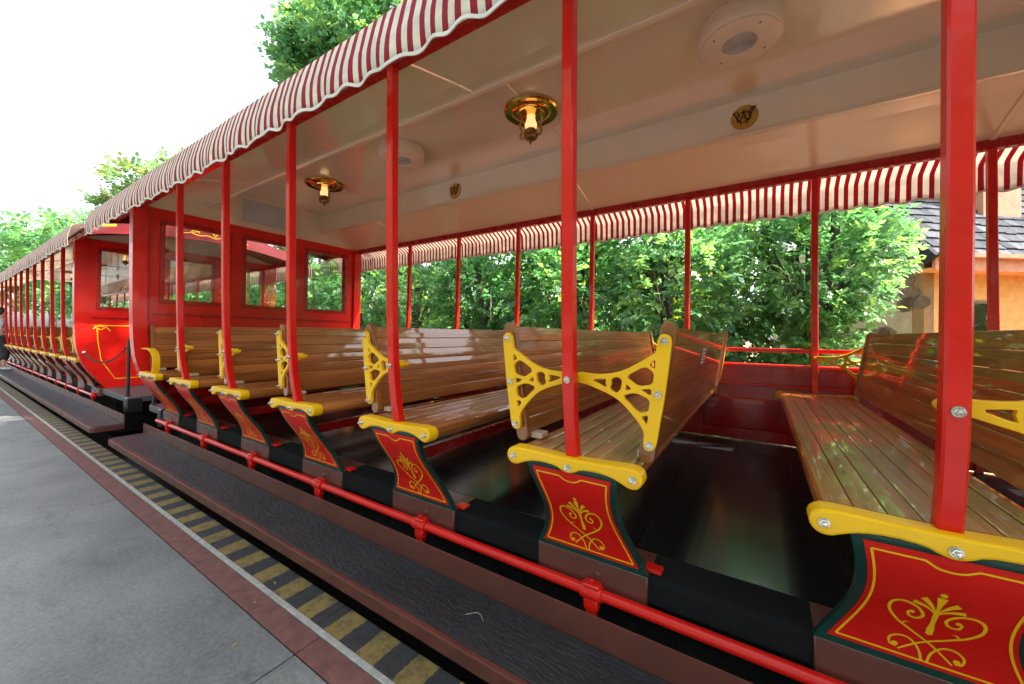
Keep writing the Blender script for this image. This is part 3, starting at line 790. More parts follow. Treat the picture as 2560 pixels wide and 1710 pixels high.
    up = [(1.23, 1.307), (1.222, 1.315)] + [(x, z+.004) for x, z in hc[1:]] + [(mx(x), z+.004) for x, z in hc[:0:-1]] + [(mx(1.222), 1.315), (mx(1.23), 1.307)]
    u0, u1 = rng_(.02, .05)
    B().ext(up, u0, u1, 'Y').build('gable_panel', CREAM, root)
    v0, v1 = rng_(.05, .062)
    vt = B().box(2.12, 2.84, v0, v1, 1.345, 1.695, .003).build('vent_frame', CREAM, root)
    v0, v1 = rng_(.0615, .066)
    B().box(2.15, 2.81, v0, v1, 1.375, 1.665, .002).build('vent_mesh', GREYP, vt)
    # corner pillars following the tumblehome
    for f in (lambda x: x, mx):
        V, Fc = [], []; zz = np.linspace(1.30, -.86, 26); p0, p1 = rng_(-.02, .10)
        for z in zz:
            x = interp(SKIRT, z); x = (interp(SKIRT, z-.05)+x+interp(SKIRT, z+.05))/3 if z > -.8 else x
            for dx, yy in ((0, p0), (.115, p0), (.115, p1), (0, p1)): V.append((f(x+dx), yy, z))
        m = len(zz)
        for i in range(m-1):
            for k in range(4): Fc.append((i*4+k, i*4+(k+1) % 4, (i+1)*4+(k+1) % 4, (i+1)*4+k))
        Fc += [(0, 1, 2, 3), tuple((m-1)*4+k for k in range(4))]
        B().add(V, Fc).build('corner_pillar', RED, root)
    canvas('near', yo0, yo1, root); canvas('far', yo0, yo1, root)
    # arched board closing the roof end
    e0, e1 = rng_(-over+.002, -over+.037)
    top_ = [(x, z-.004) for x, z in half]; top_ = top_ + [(mx(x), z) for x, z in top_[-2::-1]]
    N = 24; botm = [(1.16+(mx(1.16)-1.16)*k/N, 1.215 + .17*math.sin(math.pi*k/N)**.8) for k in range(N+1)]
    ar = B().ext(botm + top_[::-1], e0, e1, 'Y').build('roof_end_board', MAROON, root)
    ye = Y(-over-.0015)
    st = []
    for s in (-1, 1):
        c = smooth_curve([(XC, 1.44), (XC+s*.10, 1.47), (XC+s*.20, 1.45), (XC+s*.30, 1.48), (XC+s*.26, 1.52), (XC+s*.20, 1.49)], 5)
        st.append(ribbon(c, .011)); c = smooth_curve([(XC+s*.02, 1.50), (XC+s*.08, 1.55), (XC+s*.16, 1.53), (XC+s*.36, 1.46), (XC+s*.46, 1.44)], 5); st.append(ribbon(c, .009))
        st.append(ribbon([(XC, 1.46), (XC+s*.05, 1.58)], [.006, .022]))
        c = smooth_curve([(XC+s*1.10, 1.39), (XC+s*1.25, 1.352), (XC+s*1.33, 1.325)], 4); st.append(ribbon(c, .03))
    b = B()
    for V, Fc in st: b.add([(v[0], ye, v[1]) for v in V], Fc)
    b.build('gilt_scroll', GOLD, ar)
    # end deck
    d0, d1 = rng_(-deck, -.0)
    B().box(1.46, mx(1.46), d0, d1, -.935, -.866, .004).build('end_deck', DECKM, root)
    for x in np.arange(1.50, mx(1.50), .045): B().box(x, x+.018, d0+.02, d1-.01, -.866, -.861).build('deck_rib', DECKM, root)
    B().box(1.45, 1.60, d0-.004, d0+.16, -1.07, -.875, .01).build('buffer_block', BLK, root)
    B().box(mx(1.60), mx(1.45), d0-.004, d0+.16, -1.07, -.875, .01).build('buffer_block', BLK, root)
    return root

def emblem(root, ym):
    for x, s in ((3.1885, -1), (1.8015, 1)):
        d = B().lathe([(.084, 0), (.086, s*.003), (.083, s*.007), (.04, s*.0085)], (x, ym, 1.582), 'X', 36).build('brass_emblem', EMB, root)
        if s > 0: continue
        st = []
        def A(a, b): return np.array((-a*.078, b*.078))     # image right is -Y
        w = .0068
        st.append(ribbon([A(.52*math.cos(t), .50*math.sin(t)) for t in np.linspace(R(150), R(-215), 26)], w))
        st.append(ribbon([A(.40*math.cos(t), .38*math.sin(t)) for t in np.linspace(R(95), R(-95), 16)], .0035))
        for ch, ww in (([A(-.86, .56), A(-.40, -.42), A(-.06, .46), A(.24, -.42), A(.80, .80)], w*1.25), ([A(-.62, .58), A(-.38, .06)], .005), ([A(.26, .04), A(.54, .64)], .005), ([A(-.20, -.30), A(-.05, .08), A(.08, -.30)], .005)):
            for p_, q_ in zip(ch[:-1], ch[1:]): st.append(ribbon([p_, q_], ww))
        st.append(ribbon([A(-.98, .50), A(-.66, .60)], w)); st.append(ribbon([A(-.60, .62), A(-.44, .50), A(-.64, .20)], .004))
        st.append(ribbon([A(.40, .74), A(.95, .80), A(.58, .34)], w)); st.append(ribbon([A(.62, .72), A(.34, .16)], .004))
        for a, b, c_, e in ((-.05, .50, -.02, .80), (-.25, -.48, -.30, -.86), (.22, -.46, .22, -.78), (-.55, -.1, -.60, -.52)): st.append(ribbon([A(a, b), A(c_, e)], [.010, .001]))
        b = B()
        for V, Fc in st: b.add([(x-.0095, ym+v[0], 1.582+v[1]) for v in V], Fc)
        b.build('emblem_print', INK, d)

c1 = make_coach('near open-sided red coach with striped awning, posts and cream ceiling filling the picture', 5.47, -1, 12.6, 14, 1.267, .47, .355, .83)
c2 = make_coach('far red coach at left behind the near one, with bright red end wall and window', 8.10, 1, 13.0, 14, 1.197, 1.32, .16, .92)
# panel line and gilt corner scroll on the far coach's outer end wall
pl = []
yq = 8.10 - .0155
def QL(pts, w): return ribbon(pts, w)
pl.append(QL([(1.40, .06), (1.41, -.15), (1.45, -.45), (1.60, -.73), (mx(1.60), -.73), (mx(1.45), -.45), (mx(1.41), -.15), (mx(1.40), .06), (1.40, .06)], .012))
for s, xx in ((1, 1.42), (-1, mx(1.42))):
    pl.append(QL(smooth_curve([(xx-s*.06, .01), (xx, .05), (xx+s*.07, .03), (xx+s*.12, -.02)], 5), .012)); pl.append(QL(smooth_curve([(xx-s*.05, .06), (xx+s*.02, .0), (xx+s*.09, .06)], 5), .010))
b = B()
for V, Fc in pl: b.add([(v[0], 8.10-.0015, v[1]) for v in V], Fc)
b.build('gilt_panel_line', GOLD, c2)

# ------------------------------------------------------------------ ceiling lamps and speakers
def make_lamp(label, y):
    t = thing('ceiling_lamp', (XC, y, 1.7045), label, 'lamp', 'brass lamps on the coach ceilings'); c = (XC, y, 1.7045)
    B().lathe([(.205, -.0005), (.207, -.012), (.196, -.022), (.150, -.016), (.135, -.026), (.105, -.024), (.098, -.034), (.05, -.036), (.02, -.038)], c, 'Z', 40).build('ceiling_plate', BRASS, t)
    for s in (-1, 1):
        pts = smooth_curve([(XC, y+s*.085, 1.668), (XC, y+s*.098, 1.61), (XC, y+s*.080, 1.565), (XC, y+s*.092, 1.53), (XC, y+s*.075, 1.505), (XC, y+s*.038, 1.515)], 5)
        b = B().tube(pts, .0075, 8)
        for q, r in ((4, .013), (14, .012), (20, .010)): b.lathe([(.002, -r), (r*.8, -r*.5), (r, 0), (r*.8, r*.5), (.002, r)], tuple(pts[q]), 'Z', 10)
        b.build('scroll_arm', ABRASS, t)
    B().lathe([(.010, -.255), (.004, -.248), (.012, -.240), (.006, -.232), (.018, -.226), (.045, -.215), (.054, -.195), (.050, -.178), (.056, -.172), (.052, -.160), (.034, -.156)], c, 'Z', 24).build('oil_font', ABRASS, t)
    g = B().lathe([(.030, -.156), (.034, -.145), (.046, -.122), (.047, -.105), (.036, -.078), (.031, -.050), (.033, -.040)], c, 'Z', 20).build('glass_chimney', LAMPG, t)
    B().lathe([(.034, -.160), (.040, -.150), (.0365, -.142), (.033, -.148)], c, 'Z', 20).build('gallery', ABRASS, t)
    return t
make_lamp('brass oil-style lamp on the ceiling beside the central red post', 4.203-PITCHY*3)
make_lamp('smaller looking brass lamp on the ceiling near the vent of the near coach', 4.203)
lam2 = ['nearest', 'second', 'third', 'fourth']
for k in range(4): make_lamp(lam2[k] + ' brass ceiling lamp inside the far coach at left', 8.10+1.197+PITCHY*3*k)

def make_speaker(label, y):
    x = 2.405; zc = 1.711
    t = thing('ceiling_speaker', (x, y, zc), label, 'speaker', 'round cream speakers on the near coach ceiling'); c = (x, y, zc)
    B().lathe([(.200, 0), (.204, -.012), (.200, -.016), (.205, -.022), (.205, -.040), (.201, -.043), (.205, -.046), (.204, -.092), (.197, -.101), (.19, -.102)], c, 'Z', 48).build('housing', CREAM2, t)
    fc = B().lathe([(.188, -.099), (.188, -.106), (.183, -.108), (.086, -.108), (.083, -.103)], c, 'Z', 48).build('face_plate', CREAM2, t)
    b = B(); V, Fc = [], []
    for i in range(12):
        r = .008 + i*.0064; o = len(V); n = 40
        for j in range(n):
            a = 2*math.pi*j/n
            for dr, dz in ((-.0018, 0), (-.0018, -.0045), (.0018, -.0045), (.0018, 0)): V.append((x+(r+dr)*math.cos(a), y+(r+dr)*math.sin(a), zc-.1032+dz))
        for j in range(n):
            for k in range(4): Fc.append((o+j*4+k, o+j*4+(k+1) % 4, o+((j+1) % n)*4+(k+1) % 4, o+((j+1) % n)*4+k))
    b.add(V, Fc).build('grille', GREYP, t)
    for a in (40, 130, 220, 310):
        B().lathe([(.006, -.1075), (.006, -.110), (.003, -.1105)], (x+.150*math.cos(R(a)), y+.150*math.sin(R(a)), zc), 'Z', 8).build('screw', ABRASS, t)
make_speaker('large round cream ceiling speaker at upper right', .10)
make_speaker('round cream ceiling speaker between the two lamps', 2.80)

# ------------------------------------------------------------------ chain barriers between the coaches
def barrier(label, px, py, top, hook):
    t = thing('chain_barrier', (px, py, -.86), label, 'barrier', 'chains across the gap between coaches')
    B().tube([(px, py, -.861), (px, py, top)], .019, 10).lathe([(.03, 0), (.03, .012), (.016, .02)], (px, py, -.861), 'Z', 12).lathe([(.002, -.02), (.017, -.01), (.020, 0), (.014, .014), (.002, .018)], (px, py, top), 'Z', 12).build('stanchion', BLK, t)
    a = Vector((px, py, top-.06)); c = Vector(hook); n = 34
    b = B()
    for k in range(n):
        u = k/(n-1); p = a.lerp(c, u); p.z -= .22*4*u*(1-u)*(c-a).length/1.4
        u2 = u+.01; p2 = a.lerp(c, u2); p2.z -= .22*4*u2*(1-u2)*(c-a).length/1.4
        d = (p2-p).normalized(); s = d.orthogonal().normalized(); s2 = d.cross(s)
        w = s if k % 2 else s2
        L, rad = .028, .012
        pts = [p + d*(L*math.cos(q)) + w*(rad*math.sin(q)) for q in np.linspace(0, 2*math.pi, 11)]
        b.tube(pts, .0042, 5, False)
    b.build('chain', BLK, t)
    B().lathe([(.002, -.022), (.018, -.012), (.022, 0), (.014, .02)], hook, 'Y', 12).build('hook_boss', STEEL, t)
barrier('black stanchion with chain sagging to the red wall of the far coach', 1.49, 6.93, -.13, (1.27, 8.07, -.33))
barrier('black stanchion with chain beside the corner pillar of the near coach', 1.49, 5.90, -.40, (1.24, 5.49, -.30))
# ------------------------------------------------------------------ person boarding the far coach
def skin_mesh(name, verts, edges, radii, root_i, mat, parent, sub=2):
    me = bpy.data.meshes.new(name); me.from_pydata(verts, edges, [])
    ob = bpy.data.objects.new(name, me); COL.objects.link(ob)
    ob.modifiers.new('s', 'SKIN')
    for i, r in enumerate(radii):
        sv = me.skin_vertices[0].data[i]; sv.radius = r if hasattr(r, '__len__') else (r, r); sv.use_root = (i == root_i)
    ob.modifiers.new('d', 'SUBSURF').levels = sub; ob.modifiers['d'].render_levels = sub
    dg = bpy.context.evaluated_depsgraph_get(); m2 = bpy.data.meshes.new_from_object(ob.evaluated_get(dg))
    bpy.data.objects.remove(ob); bpy.data.meshes.remove(me)
    m2.polygons.foreach_set('use_smooth', [True]*len(m2.polygons)); m2.materials.append(mat)
    o = obj(name, m2, None); o.parent = parent; return o
SKIN = paint('skin', (.48, .27, .19), .5, 0, .08, 0)
SHIRT = rough_mat('pale_lilac_cotton', (.42, .40, .52), (.55, .52, .64), 12, .3, .01, .9)
TROUS = rough_mat('black_cotton', (.012, .012, .016), (.03, .03, .036), 12, .3, .01, .9)
HAIR = rough_mat('black_hair', (.008, .007, .007), (.025, .02, .018), 40, .6, .01, .5)
SHOE = rough_mat('pale_sneaker', (.50, .50, .60), (.66, .66, .74), 12, .2, .01, .7)
def make_person(loc, label):
    p = thing('person', loc, label, 'person'); p.rotation_euler.z = R(-95)   # faces the coach (+X); local +Y forward
    # continuous body: pelvis, spine, neck, head, arms, legs
    V = [(0,0,.90), (0,.0,1.05), (0,.01,1.22), (0,.0,1.36), (0,.01,1.43), (0,.03,1.52), (0,.04,1.60),
         (-.09,0,.84), (-.10,.02,.48), (-.10,-.01,.09), (-.10,.10,.045),
         (.09,0,.84), (.10,.10,.50), (.10,.06,.11), (.10,.17,.055),
         (-.17,0,1.33), (-.22,.0,1.08), (-.16,.20,1.05), (.17,0,1.33), (.22,.0,1.08), (.14,.22,1.10)]
    E_ = [(0,1),(1,2),(2,3),(3,4),(4,5),(5,6),(0,7),(7,8),(8,9),(9,10),(0,11),(11,12),(12,13),(13,14),(3,15),(15,16),(16,17),(3,18),(18,19),(19,20)]
    Rr = [(.15,.11),(.135,.10),(.15,.11),(.13,.09),.052,.075,.065,.085,.058,.038,.035,.085,.058,.038,.035,.055,.042,.028,.055,.042,.028]
    body = skin_mesh('body', V, E_, Rr, 0, SKIN, p)
    skin_mesh('shirt', [(0,0,.98),(0,0,1.08),(0,.01,1.22),(0,0,1.35),(-.17,0,1.33),(-.215,0,1.13),(.17,0,1.33),(.215,0,1.13)], [(0,1),(1,2),(2,3),(3,4),(4,5),(3,6),(6,7)], [(.165,.125),(.16,.12),(.17,.128),(.145,.105),.07,.064,.07,.064], 0, SHIRT, p)
    skin_mesh('trousers', [(0,0,1.0),(0,0,.90),(-.09,0,.82),(-.10,.02,.48),(-.10,0,.24),(.09,0,.82),(.10,.10,.50),(.10,.075,.26)], [(0,1),(1,2),(2,3),(3,4),(1,5),(5,6),(6,7)], [(.155,.12),(.17,.13),.105,.085,.075,.105,.085,.075], 0, TROUS, p)
    skin_mesh('hair', [(0,-.02,1.47),(0,-.02,1.56),(0,.01,1.63),(0,.06,1.655)], [(0,1),(1,2),(2,3)], [(.07,.05),(.088,.075),(.085,.075),(.06,.03)], 1, HAIR, p)
    for x, y, z in ((-.10,-.03,.0), (.10,.05,.0)):
        skin_mesh('shoe', [(x,y-.01,.045),(x,y+.08,.042),(x,y+.17,.034)], [(0,1),(1,2)], [(.05,.045),(.052,.042),(.045,.03)], 0, SHOE, p)
    for s, hy, hz in ((-1, .20, 1.05), (1, .22, 1.10)):        # hands: palm and five fingers
        hx = s*.15
        HV = [(hx, hy, hz), (hx-s*.01, hy+.05, hz+.01)]; HE = [(0, 1)]; HR = [.026, (.035, .018)]
        for k in range(4):
            o = -.026+.017*k; i = len(HV)
            HV += [(hx-s*.015+o, hy+.085, hz+.005), (hx-s*.02+o, hy+.105+.008*(k in (1, 2)), hz-.02)]; HE += [(1, i), (i, i+1)]; HR += [.009, .008]
        i = len(HV); HV += [(hx-s*.045, hy+.045, hz+.02), (hx-s*.055, hy+.075, hz+.025)]; HE += [(0, i), (i, i+1)]; HR += [.011, .009]
        skin_mesh('hand', HV, HE, HR, 0, SKIN, p, 1)
    for s in (-1, 1): B().lathe([(.002, -.008), (.009, 0), (.002, .008)], (s*.03, .112, 1.545), 'Y', 8).build('eye', HAIR, None).parent = p
    B().lathe([(.012, -.012), (.009, .01), (.003, .022)], (0, .108, 1.515), 'Y', 8).build('nose', SKIN, None).parent = p
    return p
make_person((1.17, 17.0, -1.1185), 'person in pale top and black trousers stepping onto the running board at the left edge')

# ------------------------------------------------------------------ cottage behind the train
def cottage():
    eave = Vector((9.5, -2.54, 1.45)); e = Vector((.615, -.788, 0)).normalized(); d = Vector((-e.y, e.x, 0))
    if d.x < 0: d = -d
    zg = -1.66; slope = R(52)
    t = thing('cottage', (eave.x, eave.y, zg), 'apricot stucco cottage with steep grey shingle roof at the right edge', 'house')
    def P(a, b, z): q = eave + e*a + d*b; return (q.x, q.y, z)
    Lh, Dp = 9.0, 4.4
    def bx(a0, a1, b0, b1, z0, z1, nm, mat, par=t):
        V = [P(a, b, z) for z in (z0, z1) for (a, b) in ((a0, b0), (a1, b0), (a1, b1), (a0, b1))]
        return B().add(V, [(0, 1, 2, 3), (4, 5, 6, 7), (0, 1, 5, 4), (1, 2, 6, 5), (2, 3, 7, 6), (3, 0, 4, 7)]).build(nm, mat, par)
    i0 = .30
    bx(i0, Lh, .40, .60, zg, 1.44, 'front_wall', STUC)
    # gable end wall (pentagon) facing the trees
    rise = math.tan(slope)*(Dp/2)
    V = [P(i0, .40, zg), P(i0, Dp-.40, zg), P(i0, Dp-.40, 1.5), P(i0, Dp/2, 1.45+rise-.45), P(i0, .40, 1.5)]
    V += [tuple(Vector(v) + e*.2) for v in V]
    gw = B().add(V, [(0, 1, 2, 3, 4), (5, 6, 7, 8, 9)] + [(k, (k+1) % 5, 5+(k+1) % 5, 5+k) for k in range(5)]).build('gable_wall', STUC2, t)
    for k in range(26):
        b0 = random.uniform(.45, 2.6); z0 = random.uniform(-.2, 2.2)
        if z0 > 1.4 + (b0-.4)*1.0: continue
        w, h = random.uniform(.12, .26), random.uniform(.09, .17)
        n = 9; ring = [(b0 + w*math.cos(2*math.pi*j/n)*random.uniform(.8, 1.1), z0 + h*math.sin(2*math.pi*j/n)*random.uniform(.8, 1.1)) for j in range(n)]
        V = [tuple(Vector(P(i0, bb, zz)) - e*.014) for bb, zz in ring] + [tuple(Vector(P(i0, bb, zz)) + e*.01) for bb, zz in ring]
        B().add(V, [tuple(range(n))] + [(j, (j+1) % n, n+(j+1) % n, n+j) for j in range(n)]).build('fieldstone', STONE, gw)
    bx(0, Lh, .0, .05, 1.22, 1.46, 'fascia', SALM); bx(0.02, Lh, .05, .42, 1.24, 1.27, 'soffit', STUC)
    bx(0.0, Lh, -.10, -.0, 1.44, 1.51, 'gutter', SALM)
    # roof slopes
    def RP(a, s, h): # s along the slope, h normal offset
        return P(a, s*math.cos(slope) - h*math.sin(slope), 1.47 + s*math.sin(slope) + h*math.cos(slope))
    SL = Dp/2/math.cos(slope)
    V = [RP(0, 0, 0), RP(Lh, 0, 0), RP(Lh, SL, 0), RP(0, SL, 0), RP(0, 0, -.10), RP(Lh, 0, -.10), RP(Lh, SL, -.10), RP(0, SL, -.10)]
    FB = [(0, 1, 2, 3), (4, 5, 6, 7), (0, 1, 5, 4), (1, 2, 6, 5), (2, 3, 7, 6), (3, 0, 4, 7)]
    rf = B().add(V, FB).build('roof', SLATE, t)
    def RB(a, s, h): return P(a, Dp - s*math.cos(slope) + h*math.sin(slope), 1.47 + s*math.sin(slope) + h*math.cos(slope))
    V = [RB(0, 0, 0), RB(Lh, 0, 0), RB(Lh, SL, 0), RB(0, SL, 0), RB(0, 0, -.10), RB(Lh, 0, -.10), RB(Lh, SL, -.10), RB(0, SL, -.10)]
    B().add(V, FB).build('roof', SLATE, t)
    # rake board along the gable edge
    V = [RP(-.10, -.05, .05), RP(0.0, -.05, .05), RP(0.0, SL, .05), RP(-.10, SL, .05), RP(-.10, -.05, -.16), RP(0.0, -.05, -.16), RP(0.0, SL, -.16), RP(-.10, SL, -.16)]
    B().add(V, FB).build('rake_board', SLATE, t)
    # individual shingles in courses
    rows = 15; ch = SL/rows; cnt = 0; stuff = B()
    base = None
    for r_ in range(rows):
        a = -.02 + (r_ % 2)*.11
        while a < 4.6:
            w = random.uniform(.18, .26); s0 = r_*ch - .02; hh = random.uniform(.0, .012)
            jl = random.uniform(-.018, .018)
            V = [RP(a, s0+jl, .030+hh), RP(a+w-.008, s0+jl, .030+hh), RP(a+w-.008, s0+ch*1.25, .004), RP(a, s0+ch*1.25, .004), RP(a, s0+jl, .006), RP(a+w-.008, s0+jl, .006)]
            Fs = [(0, 1, 2, 3), (0, 1, 5, 4), (0, 3, 4), (1, 2, 5)]
            if a < 3.6 and cnt < 260: B().add(V, Fs).build('shingle', SHING, rf); cnt += 1
            else: stuff.add(V, Fs)
            a += w
    so = stuff.build('shingle_courses', SHING, rf); so['kind'] = 'stuff'
    bx(2.05, 2.9, .75, 1.5, 1.9, 4.4, 'chimney', SALM, rf)
    # shuttered window on the front wall, mostly hidden by the posts
    w = bx(1.0, 1.7, .385, .405, -.3, .75, 'window', STONE); bx(1.06, 1.64, .375, .39, -.24, .69, 'pane', GLASS, w)
    return t
cottage()

# ------------------------------------------------------------------ trees
def leaves_mesh(name, pts, outs, mat, size, leaflets, parent, droop=.25, wr=.34):
    """pts: anchors, outs: outward directions; every anchor carries a feathered spray of leaflets"""
    n = len(pts); up = np.array((0, 0, 1.))
    d = outs + rng.normal(0, .55, (n, 3)); d[:, 2] -= droop*rng.random(n); d /= np.linalg.norm(d, axis=1, keepdims=True)
    s = np.cross(d, up); s /= np.linalg.norm(s, axis=1, keepdims=True)+1e-6
    roll = rng.normal(0, .7, n)[:, None]; nn = np.cross(s, d); s2 = s*np.cos(roll) + nn*np.sin(roll); nn = np.cross(s2, d); s = s2
    sz = size*rng.uniform(.45, 1.5, n)[:, None]
    Vs, vals = [], []
    base = rng.random(n)
    for k in range(leaflets):
        if k == leaflets-1: pos, sd = 1.0, 0.0
        else: pos = .25 + .7*(k//2)/max(1, (leaflets-1)//2); sd = 1 if k % 2 else -1
        o = pts + d*sz*pos*2.1
        ld = d*(.55 if sd else 1) + s*sd*.9 + nn*rng.normal(-.1, .25, (n, 1)); ld /= np.linalg.norm(ld, axis=1, keepdims=True)
        lw = np.cross(ld, nn); lw /= np.linalg.norm(lw, axis=1, keepdims=True)+1e-6
        L = sz*rng.uniform(.8, 1.15, (n, 1)); wd = L*wr
        up_ = nn*L*.10
        Vs.append(np.stack([o, o+ld*L*.45+lw*wd+up_, o+ld*L-up_*.6, o+ld*L*.45-lw*wd+up_], 1))
        vals.append(np.clip(base*.75 + rng.random(n)*.35 - .05, 0, 1))
    V = np.concatenate(Vs).reshape(-1, 3); v = np.repeat(np.concatenate(vals), 4); m = len(V)//4
    off = np.array(LOC[parent.name]); V = V - off
    me = bpy.data.meshes.new(name); me.vertices.add(len(V)); me.vertices.foreach_set('co', V.astype(np.float32).ravel())
    me.loops.add(m*4); me.loops.foreach_set('vertex_index', np.arange(m*4, dtype=np.int32))
    me.polygons.add(m); me.polygons.foreach_set('loop_start', np.arange(0, m*4, 4, dtype=np.int32)); me.polygons.foreach_set('loop_total', np.full(m, 4, dtype=np.int32))
    at = me.attributes.new('lv', 'FLOAT', 'POINT'); at.data.foreach_set('value', v.astype(np.float32))
    me.update(); me.validate(); me.materials.append(mat)
    o = obj(name, me, None); o.parent = parent; o['kind'] = 'stuff'; return o
def make_tree(name, label, cat, base, height, blobs, mat, size, nspray, leaflets=7, trunk_r=.12, lean=(0, 0), group=None, wr=.34, twig=0):
    """blobs: list of (dx, dy, z, rx, ry, rz) relative to the base"""
    bx, by = base; zg = -1.64
    t = thing(name, (bx, by, zg), label, cat, group)
    top = Vector((bx+lean[0], by+lean[1], zg+height))
    tr = B(); p = [Vector((bx, by, zg-.05)).lerp(top, k/6) + Vector((random.uniform(-.08, .08), random.uniform(-.08, .08), 0))*(k > 0) for k in range(7)]
    tr.tube(p, [trunk_r*(1-.8*k/6) for k in range(7)], 9); tr.build('trunk', BARK, t)
    PT, OUT = [], []
    tot = sum(b[3]*b[4] + b[4]*b[5] + b[3]*b[5] for b in blobs)
    for b in blobs:
        n = int(nspray*(b[3]*b[4]+b[4]*b[5]+b[3]*b[5])/tot); c = np.array((bx+b[0], by+b[1], zg+b[2])); rad = np.array(b[3:6])
        v = rng.normal(0, 1, (n, 3)); v /= np.linalg.norm(v, axis=1, keepdims=True)
        # uneven outline: clumps
        K = 26; ck = rng.normal(0, 1, (K, 3)); ck /= np.linalg.norm(ck, axis=1, keepdims=True); cr = rng.uniform(.6, 1.18, K)
        idx = np.argmax(v @ ck.T, axis=1); near = np.max(v @ ck.T, axis=1)
        r = cr[idx]*(.62 + .38*np.clip((near-.72)/.25, 0, 1))*rng.uniform(.60, 1.05, n)**.6
        PT.append(c + v*rad*r[:, None]); OUT.append(v)
        lb = B(); st = Vector(p[min(5, max(1, int(6*(b[2]*.6)/height)))])
        for k in range(6):
            e_ = Vector(c) + Vector(ck[k]*rad*cr[k]*.8); mid = st.lerp(e_, .5) + Vector((0, 0, random.uniform(0, .3)))
            pts = smooth_curve([tuple(st), tuple(mid), tuple(e_)], 4); m = len(pts); r0 = trunk_r*.42
            lb.tube(pts, [r0*(1-.85*i/m) for i in range(m)], 6)
        lb.build('limb', BARK, t)
    PT = np.concatenate(PT); OUT = np.concatenate(OUT)
    leaves_mesh('crown', PT, OUT, mat, size, leaflets, t, wr=wr)
    if twig:
        tb = B()
        for k in range(twig):
            b = random.choice(blobs); c = Vector((bx+b[0], by+b[1], zg+b[2])); q = c + Vector((random.uniform(-1, -.2)*b[3], random.uniform(-1, 1)*b[4], random.uniform(-.7, .5)*b[5]))
            dr = Vector((random.uniform(-.4, .1), random.uniform(-1, 1), random.uniform(-.5, .8))); L = random.uniform(.4, .9)
            pts = smooth_curve([tuple(q), tuple(q+dr*L*.5+Vector((0, 0, random.uniform(-.1, .1)))), tuple(q+dr*L)], 4)
            tb.tube(pts, [.008*(1-.8*i/len(pts)) for i in range(len(pts))], 4)
        tb.build('dry_twigs', TWIG, t)['kind'] = 'stuff'
    return t
HG = 'trees in the hedge behind the train'
def bl(*a): return a
make_tree('leafy_tree', 'bright green feathery tree left of the cottage', 'tree', (7.6, -.55), 4.6, [bl(-.3, .0, 2.6, 1.15, 1.1, 1.3), bl(.3, .5, 3.6, .9, .9, .6), bl(-.5, .5, 1.3, .9, 1.1, .8), bl(.2, -.75, 2.9, .6, .5, .55)], LEAFA, .085, 3300, 9, .13, (-.2, -.5), HG, .30)
make_tree('leafy_tree', 'feathery green tree seen right of the central red posts', 'tree', (6.6, 1.15), 4.2, [bl(-.2, 0, 2.3, 1.0, 1.1, 1.2), bl(.2, .3, 3.35, .7, .8, .5), bl(-.4, -.1, .9, .8, 1.0, .7)], LEAFA, .080, 2300, 9, .11, (.1, .2), HG, .30)
make_tree('broadleaf_tree', 'dark glossy-leaved tree behind the middle of the near coach', 'tree', (6.9, 3.0), 4.6, [bl(-.2, 0, 2.3, 1.1, 1.3, 1.3), bl(.2, .1, 3.5, .8, .9, .6), bl(-.5, .1, 1.0, .8, 1.1, .8)], LEAFB, .105, 2700, 5, .13, (.2, -.1), HG, .40, 8)
make_tree('broadleaf_tree', 'dark leafy tree behind the far side posts left of centre', 'tree', (6.6, 5.0), 4.4, [bl(-.2, 0, 2.2, 1.1, 1.2, 1.3), bl(.3, .1, 3.4, .8, .9, .6), bl(-.4, .2, .9, .8, 1.1, .8)], LEAFB, .10, 2400, 5, .12, (.1, .2), HG, .40, 18)
make_tree('leafy_tree', 'green tree with pale dry twigs beside the end windows', 'tree', (6.8, 7.2), 4.6, [bl(-.2, 0, 2.3, 1.2, 1.3, 1.3), bl(.2, 0, 3.4, .8, .9, .6), bl(-.5, .2, 1.0, .9, 1.2, .8)], LEAFA, .085, 1900, 7, .11, (0, .1), HG, .32, 60)
make_tree('leafy_tree', 'light green tree seen through the right end window of the near coach', 'tree', (6.9, 9.6), 5.0, [bl(0, 0, 2.4, 1.3, 1.4, 1.4), bl(.2, 0, 4.0, 1.3, 1.3, 1.1)], LEAFA, .10, 2600, 7, .12, (0, 0), HG, .34, 20)
make_tree('leafy_tree', 'green tree beside the gap between the coaches', 'tree', (6.8, 12.4), 4.6, [bl(0, 0, 2.0, 1.2, 1.5, 1.5), bl(.2, 0, 3.6, 1.2, 1.3, 1.0)], LEAFA, .12, 1500, 7, .12, (0, 0), HG, .36)
make_tree('leafy_tree', 'green tree behind the middle of the far coach', 'tree', (6.9, 16.5), 4.6, [bl(0, 0, 2.0, 1.3, 1.9, 1.5), bl(.2, 0, 3.6, 1.3, 1.6, 1.0)], LEAFB, .14, 1400, 7, .12, (0, 0), HG, .36)
make_tree('leafy_tree', 'green tree behind the far end of the far coach', 'tree', (6.9, 22.0), 4.6, [bl(0, 0, 2.0, 1.4, 2.4, 1.5), bl(.2, 0, 3.6, 1.3, 2.0, 1.0)], LEAFA, .16, 1400, 7, .12, (0, 0), HG, .36)
